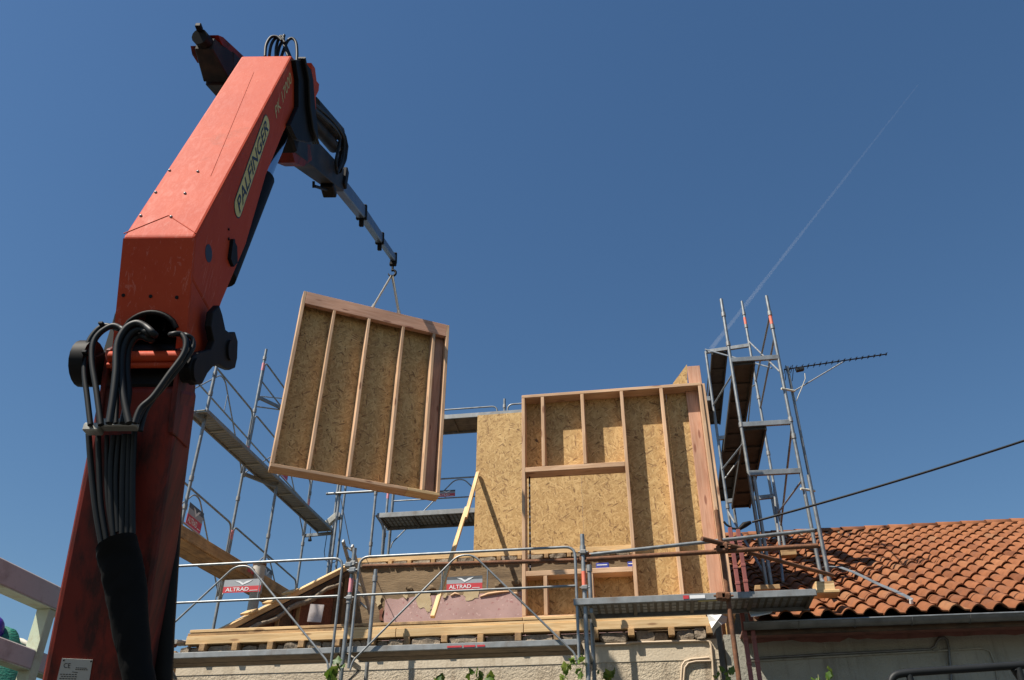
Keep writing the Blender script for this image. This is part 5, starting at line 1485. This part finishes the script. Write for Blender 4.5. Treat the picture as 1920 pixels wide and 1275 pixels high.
# hook set, hanging plumb from the tip
apex = Vector((tipc.x, tipc.y, zat(tipc.x, tipc.y, 518)))
hk = MB().tube([tipc-cz*0.02, tipc-cz*0.10], 0.03, 8).build('hook_swivel', GREASE, crane)
MB().obox(Vector((tipc.x, tipc.y, zat(tipc.x, tipc.y, 495))), cr*0.05, ch*0.03, cz*0.03, 0.01).build('swivel_block', GREASE, hk)
zl0, zl1 = zat(tipc.x, tipc.y, 498), zat(tipc.x, tipc.y, 508)
MB().tube([Vector((tipc.x, tipc.y, zl0)), Vector((tipc.x, tipc.y, zl1))], 0.018, 8).build('chain_link', GREASE, hk)
zc = zat(tipc.x, tipc.y, 512)
hkpts = [Vector((tipc.x, tipc.y, zl1))] + [Vector((tipc.x, tipc.y, zc))+cr*0.055*math.sin(t_)+cz*0.055*math.cos(t_) for t_ in lin(0, 4.6, 12)]
MB().tube(hkpts, [0.018]*10+[0.014, 0.010, 0.006], 8).build('hook', GREASE, hk)

slg = thing('lifting_sling', 'two legged grey textile sling between the crane hook and the hanging panel top', 'sling', apex)
for px, py in ((697, 571), (750, 584)):
    f = (px-570)/(843-570)
    q = HP(Wd*f*0.985, 0.0, 0.05)
    MB().beam(apex+cr*(0.01 if px > 720 else -0.01), q, 0.045, 0.016, ch=0.003).build('sling_leg', SLING, slg)
    MB().beam(q+(apex-q)*0.02, q+(apex-q)*0.12, 0.055, 0.03, ch=0.004).build('stitched_eye', SLING, slg)
# ------------------------------------------------------------------ truck side frame, net
tr = thing('truck_side_frame', 'pale painted truck side frame of square rails on posts, left of the crane', 'truck frame', (-2.4, 3.2, 0))
def hrail(pxa, pxb, xa, z_, par, name):
    pass
zA = atY(0, 1092, 3.75).z
a = atZ(0, 1078, zA); b = atZ(118, 1133, zA)
dr = (b-a).normalized()
def rail(a, b, wd, ht, m, m2, name):
    o = MB().beam(a, b, wd, ht, ch=0.006).build(name, m, tr)
    MB().beam(a-Vector((0, 0, ht/2+0.001)), b-Vector((0, 0, ht/2+0.001)), wd*0.98, 0.004).build('underside_strip', m2, o)
rail(a-dr*1.6, b+dr*0.12, 0.095, 0.115, LILAC, PGREEN, 'top_rail')
zB = atY(36, 1232, 3.95).z
c = atZ(0, 1220, zB); d = atZ(92, 1252, zB)
d2 = (d-c).normalized()
rail(c-d2*1.6, d+d2*0.3, 0.08, 0.095, LILAC, PGREEN, 'lower_rail')
pp_ = a+dr*((atZ(88, 1122, zA)-a).length)
pp_2 = Vector((pp_.x+0.02, pp_.y, 0))
MB().beam((pp_.x, pp_.y, 0.9), (pp_.x, pp_.y, zA-0.06), 0.075, 0.055, ch=0.004).build('post', PGREEN, tr)
q_ = a-dr*0.9
MB().beam((q_.x, q_.y, 0.9), (q_.x, q_.y, zA-0.06), 0.075, 0.055, ch=0.004).build('post', PGREEN, tr)
MB().obox((pp_.x-0.75, pp_.y+0.35, 0.80), (0.85, 0.05, 0), (-0.09, 1.6, 0), (0, 0, 0.09), 0.02).build('load_bed', GREASE, tr)
for sx in (-1.3, 0.0):
    for sy_ in (-0.6, 1.4):
        MB().tube([(pp_.x-0.75+sx*0.9+0.5, pp_.y+sy_, 0.36), (pp_.x-0.75+sx*0.9+0.72, pp_.y+sy_, 0.36)], 0.36, 20).build('wheel', BLACK, tr)
nt_ = thing('green_net', 'crumpled green load net with pale rope edge behind the truck frame rails', 'net', (0, 0, 0))
cN = atY(12, 1206, 4.7)
nt_.location = Vector((cN.x, cN.y, 0.9)); WL[nt_.name] = nt_.location.copy()
V = []; nu, nv = 60, 26
for i in range(nu+1):
    for j in range(nv+1):
        s = i/nu; t = j/nv
        x = cN.x-1.0+1.55*s; y = cN.y-0.25+0.6*t
        e_ = min(1, (1-s)*3)*(0.55+0.45*math.sin(math.pi*min(1, t*1.2)))
        z = 0.95+(cN.z-0.95+0.12)*e_**0.35+0.05*mnoise.noise(Vector((x*7, y*7, 0)))+0.035*mnoise.noise(Vector((x*22, y*22, 3)))-0.30*max(0, s-0.5)
        V.append(Vector((x, y, z)))
F = [(i*(nv+1)+j, (i+1)*(nv+1)+j, (i+1)*(nv+1)+j+1, i*(nv+1)+j+1) for i in range(nu) for j in range(nv)]
MB().add(V, F, True).build('mesh_bundle', NET, nt_)
MB().tube([atY(x_, y_, 4.9) for x_, y_ in ((-40, 1180), (0, 1188), (20, 1198), (40, 1203), (56, 1210), (62, 1222))], [0.02, 0.024, 0.018, 0.02, 0.014, 0.01], 7).build('rope_edge', ROPE, nt_)
bl_ = tag(MB().ball(atY(-17, 1184, 4.6), 0.07, 14, 10, (1, 1, 1.3)).build('float_buoy', PURPLE), 'purple rounded plastic float peeking in at the left frame edge above the net', 'float')

# ------------------------------------------------------------------ aerial, cable and odds and ends on the roof
an = thing('television_aerial', 'long thin television aerial on a mast strapped to the right scaffold tower', 'aerial', (0, 0, 0))
AY = 10.80
m0 = atY(1477, 692, AY); xm = m0.x
an.location = Vector((xm, AY, roofz(AY))); WL[an.name] = an.location.copy()
MB().tube([(xm, AY, roofz(AY)), (xm, AY, m0.z+0.04)], 0.019, 8).build('mast', GALVD, an)
ae = atY(1662, 664, AY+0.1); ab = atY(1470, 693, AY)
bo = MB().tube([ab, ae], 0.009, 6).build('boom', GREASE, an)
dv = (ae-ab)
for i in range(17):
    p = ab.lerp(ae, 0.06+0.94*i/16)
    hw = 0.075-0.002*i
    sd = Vector((-dv.y, dv.x, 0)).normalized()
    MB().tube([p-sd*hw, p+sd*hw], 0.0045, 5).build('element', GREASE, bo)
    MB().tube([p-Vector((0, 0, 0.018)), p+Vector((0, 0, 0.022))], 0.006, 5).build('element_clip', GREASE, bo)
for px, hh_ in ((1473, 0.10), (1486, 0.12)):
    p = atY(px, 692, AY-0.02)
    for k in (-1, 1):
        MB().tube([p+Vector((0, -0.06, k*hh_*0.25)), p+Vector((0.01, 0.22, k*hh_*0.55))], 0.005, 5).build('reflector_rod', GREASE, bo)
p = atY(1500, 693, AY); MB().obox(p, (0.055, 0, 0.008), (0, 0.03, 0), (0, 0, 0.025), 0.008).build('junction_box', BLACK, an)
st0 = atY(1488, 735, AY); st1 = atY(1580, 679, AY+0.05)
MB().tube([(xm, AY, st0.z), st1], 0.009, 6).build('stay', GALVD, an)
MB().tube([atY(a_, b_, AY-0.01) for a_, b_ in ((1509, 700), (1510, 710), (1503, 728), (1497, 742), (1493, 752))], 0.006, 5).build('aerial_lead', ROPE, an)
for py in (735, 922):
    zz = zat(xm, AY, py); MB().tube([(xm-0.16, AY-0.12, zz), (xm+0.03, AY-0.02, zz)], 0.016, 6).build('strap', ROPE, an)

cbl = thing('overhead_cable', 'black overhead service cable running up to the right from the wall corner', 'cable', atY(1380, 990, 9.7))
A_ = atY(1410, 979, 9.7); E_ = atY(1921, 812, 9.0); E2 = E_+(E_-A_)*0.8
pts = []
for t in lin(0, 1, 24):
    p = A_.lerp(E2, t); p.z -= 0.16*4*t*(1-t)*0.5; pts.append(p)
MB().tube(pts, 0.013, 7).build('line', BLACK, cbl)
MB().tube([atY(a_, b_, 9.7) for a_, b_ in ((1386, 992), (1396, 984), (1408, 979))], [0.02, 0.035, 0.02], 8).build('anchor_clamp', GREASE, cbl)
MB().tube([atY(a_, b_, 9.7) for a_, b_ in ((1386, 992), (1374, 991), (1362, 984), (1357, 978))], 0.013, 7).build('tail_wire', BLACK, cbl)
mp_ = atY(1357, 978, 9.7); MB().tube([(E2.x, E2.y, 0), E2+Vector((0, 0, 0.1))], 0.09, 10).build('far_pole', OLDW, cbl)

rl = thing('red_hoist_rails', 'pair of red painted steel rails standing upright beside the new timber wall', 'rails', (0, 0, 0))
ry = 9.30
xA1 = atY(1377, 1050, ry).x; xB1 = atY(1392, 1050, ry).x
rl.location = Vector(((xA1+xB1)/2, ry, 0)); WL[rl.name] = rl.location.copy()
for x, top in ((xA1, 990), (xB1, 993)):
    zt3 = zat(x, ry, top)
    MB().box((x-0.022, ry-0.02, 0), (x+0.022, ry+0.02, zt3), 0.004).build('rail', REDM, rl)
    for py in (1016, 1060, 1090, 1195, 1240):
        zz = zat(x, ry, py+(4 if x == xA1 else 0)); MB().box((x-0.025, ry-0.024, zz-0.015), (x+0.025, ry+0.024, zz+0.015), 0.003).build('joint_plate', REDM, rl)

for k, (pxa, pxb, y_, lb) in enumerate((((1532, 1112), (1568, 1112), 9.25, 'chunky pale wood block on the tiles under the foot of the tower leg'),)):
    a_ = atY(*pxa, y_); b_2 = atY(*pxb, y_); zb_ = a_.z
    t = thing('wood_block', lb, 'wood block', ((a_.x+b_2.x)/2, y_+0.1, zb_))
    timber('upper_block', (a_.x, y_+0.10, zb_+0.075), (b_2.x, y_+0.10, zb_+0.075), 0.2, 0.09, PINE, t)
    timber('base_board', (a_.x-0.03, y_+0.10, zb_+0.015), (b_2.x+0.04, y_+0.10, zb_+0.015), 0.22, 0.03, PINE, t)
a_ = atY(1415, 1104, 9.6); b_2 = atY(1462, 1102, 9.6)
tag(timber('plank_offcut', a_, b_2, 0.10, 0.05, PINEW), 'grey brown plank offcut lying on the shaded tiles behind the right deck', 'plank')
a_ = atY(1463, 1037, 10.4); b_2 = atY(1492, 1035, 10.4)
tag(timber('plank_offcut', a_, b_2, 0.12, 0.10, PINEW), 'thick shaded wood block high on the tiles behind the sloping rusty tube', 'plank')

ss = thing('bent_metal_strip', 'long bent grey metal strip arching from the tower leg down over the sunlit tiles', 'metal strip', (0, 0, 0))
rw = [(1538, 1064, .10), (1552, 1061, .16), (1575, 1063, .20), (1600, 1072, .20), (1625, 1084, .15), (1650, 1096, .11), (1675, 1106, .09), (1700, 1118, .085), (1708, 1123, .08)]
def on_roof(px, py, h=0.0):
    d = Vector(ray(px, py)); o = Vector((0, EY, EZ))+sn*h; c_ = Vector(CAM)
    return c_+d*((o-c_).dot(sn)/d.dot(sn))
P = [on_roof(a_, b_, h_) for a_, b_, h_ in rw]
ss.location = P[-1]; WL[ss.name] = P[-1].copy()
V = []; n = len(P)
for i, p in enumerate(P):
    t = (P[min(i+1, n-1)]-P[max(i-1, 0)]).normalized(); s = t.cross(sn).normalized()
    for k, o_ in ((-1, 0), (1, 0), (1, -1), (-1, -1)):
        V.append(p+s*k*0.028+sn*o_*0.006)
F = [(i*4+k, i*4+(k+1) % 4, (i+1)*4+(k+1) % 4, (i+1)*4+k) for i in range(n-1) for k in range(4)]+[(3, 2, 1, 0), (n*4-4, n*4-3, n*4-2, n*4-1)]
MB().add(V, F).build('strip', GALV, ss)
MB().tube([P[-1], P[-1]-sn*0.05], 0.02, 6).build('end_clip', SHEET, ss)

pls = thing('plastic_sheet', 'crumpled white plastic sheet hanging at the end of the front beams', 'plastic sheet', atY(1345, 1175, 9.55))
pq = [(1325, 1150), (1340, 1151), (1353, 1154), (1364, 1157), (1362, 1166), (1352, 1173), (1342, 1180), (1338, 1189), (1334, 1180), (1330, 1166)]
Pw = [atY(a_, b_, 9.46) for a_, b_ in pq]
V = []
cx_ = sum(Pw, Vector())/len(Pw)
V = [cx_+Vector((0, -0.06, 0))]+[p+Vector((0, 0.05*math.sin(i*2.1), 0)) for i, p in enumerate(Pw)]
F = [(0, i+1, (i+1) % len(Pw)+1) for i in range(len(Pw))]
V += [v+Vector((0, 0.006, 0)) for v in V]; k_ = len(Pw)+1
F += [(c+k_, b+k_, a+k_) for a, b, c in F]
MB().add(V, F).build('sheet', SHEET, pls)
pq = [(1404, 1145), (1420, 1147), (1448, 1146), (1444, 1149), (1420, 1154), (1408, 1155)]
Pw = [on_roof(a_, b_, 0.14) for a_, b_ in pq]
V = Pw+[p-sn*0.008 for p in Pw]; m_ = len(Pw)
F = [list(range(m_))[::-1], [m_+i for i in range(m_)]]+[(i, (i+1) % m_, m_+(i+1) % m_, m_+i) for i in range(m_)]
tag(MB().add(V, F).build('plastic_scrap', SHEET), 'white plastic scrap lying on the shaded tiles under the right deck', 'plastic scrap')

# black tubular rack in the lower right corner
rk = thing('black_tubular_rack', 'black bent tubular rack with two legs in the lower right corner', 'rack', (2.6, 5.2, 0))
kY = 5.4
MB().tube(bent([atY(1668, 1300, kY), atY(1672, 1266, kY), atY(1705, 1261, kY), atY(1935, 1246, kY), atY(2030, 1240, kY)], 0.08), 0.022, 10).build('top_tube', BLACK, rk)
for px in (1704, 1908):
    p = atY(px, 1262 if px < 1800 else 1249, kY)
    MB().tube([p+Vector((0, 0.0, -0.01)), (p.x+0.03, p.y+0.02, 0)], 0.020, 8).build('leg', BLACK, rk)
MB().tube([atY(1900, 1252, kY), atY(1925, 1290, kY+0.1)], 0.022, 8).build('stay', BLACK, rk)

# ------------------------------------------------------------------ vine shoots along the wall
def leaf_mesh():
    prof = [(0, 0), (0.30, -0.16), (0.46, 0.10), (0.40, 0.26), (0.52, 0.46), (0.32, 0.56), (0.22, 0.72), (0, 1.0), (-0.22, 0.72), (-0.32, 0.56), (-0.52, 0.46), (-0.40, 0.26), (-0.46, 0.10), (-0.30, -0.16)]
    V = [Vector((0, 0.4, 0.04))]+[Vector((x, y, -0.22*abs(x)**1.3+0.05*math.sin(7*y+3*x)-0.12*y*y)) for x, y in prof]
    F = [(0, i+1, (i+1) % len(prof)+1) for i in range(len(prof))]
    me = bpy.data.meshes.new('leaf'); me.from_pydata(V, [], F); me.polygons.foreach_set('use_smooth', [True]*len(F)); me.materials.append(LEAF); me.update()
    return me
LM = leaf_mesh()
def shoot(label, stems, y, nleaf, size, seed):
    rnd = random.Random(seed)
    p0 = atY(stems[0][0][0], stems[0][0][1], y)
    t = thing('vine_shoot', label, 'vine', (p0.x, y, p0.z), 'vine shoots growing up in front of the house wall')
    for st_ in stems:
        P = [atY(a_, b_, y+rnd.uniform(-0.06, 0.06)) for a_, b_ in st_]
        MB().tube(P, 0.006, 5, 0.003).build('stem', STEM, t)
        for i in range(nleaf):
            f = (i+0.5)/nleaf; k = min(int(f*(len(P)-1)), len(P)-2)
            c_ = P[k].lerp(P[k+1], f*(len(P)-1)-k)
            o = bpy.data.objects.new('leaf', LM); COL.objects.link(o); o.parent = t
            o.location = c_+Vector((rnd.uniform(-.04, .04), rnd.uniform(-.05, .05), rnd.uniform(-.03, .03)))-WL[t.name]
            s_ = size*rnd.uniform(0.6, 1.2); o.scale = (s_, s_, s_)
            o.rotation_euler = (rnd.uniform(0.5, 2.2), rnd.uniform(-0.7, 0.7), rnd.uniform(-2.6, 2.6))
shoot('bright leafy vine top climbing the left front scaffold post', [((628, 1330), (626, 1290), (632, 1262), (636, 1242)), ((632, 1280), (622, 1268), (618, 1262))], 8.65, 9, 0.10, 1)
shoot('small pair of vine tips at the wall foot, under the middle deck', [((822, 1330), (826, 1285), (828, 1268)), ((815, 1300), (818, 1280), (820, 1272))], 8.9, 4, 0.085, 2)
shoot('taller bright vine tuft at the foot of the wall, left of centre', [((880, 1340), (882, 1290), (880, 1262)), ((885, 1300), (896, 1272), (900, 1262)), ((890, 1310), (912, 1285), (918, 1272))], 8.9, 5, 0.085, 3)
shoot('dark arching vine shoot hooked over the right front scaffold post', [((1060, 1300), (1058, 1272), (1064, 1250), (1074, 1240), (1088, 1236), (1094, 1246), (1090, 1270))], 8.72, 16, 0.085, 4)
shoot('dark vine clump against the wall, right of the scaffold post', [((1128, 1330), (1130, 1285), (1128, 1262)), ((1132, 1290), (1140, 1270), (1142, 1265))], 9.2, 7, 0.09, 5)
shoot('vine leaves in the shady corner beside the rusty tube', [((1350, 1330), (1352, 1275), (1350, 1258)), ((1356, 1300), (1362, 1275), (1364, 1262))], 9.3, 6, 0.07, 6)
shoot('bright vine sprig against the dark wall below the gutter', [((1535, 1320), (1536, 1285), (1534, 1265)), ((1540, 1300), (1550, 1275), (1554, 1262))], 9.0, 5, 0.075, 7)

# ------------------------------------------------------------------ vapour trail, very far and high
m, n, l, p_ = newmat('vapour')
n.remove(p_)
vol = N(n, 'ShaderNodeVolumePrincipled'); vol.inputs['Color'].default_value = (0.95, 0.95, 0.95, 1)
vol.inputs['Density'].default_value = 0.0038
l.new(vol.outputs[0], n['Material Output'].inputs['Volume'])
a_ = atZ(1338, 648, 2600); b_2 = atZ(1722, 158, 2600)
ctr = MB().tube([a_.lerp(b_2, t) for t in lin(-0.02, 1, 18)], [(13-0.62*i)*(1+0.12*math.sin(i*1.7)) for i in range(18)], 10).build('vapour_trail', m)
tag(ctr, 'faint white vapour trail slanting across the blue sky above the scaffold tower', 'vapour trail')
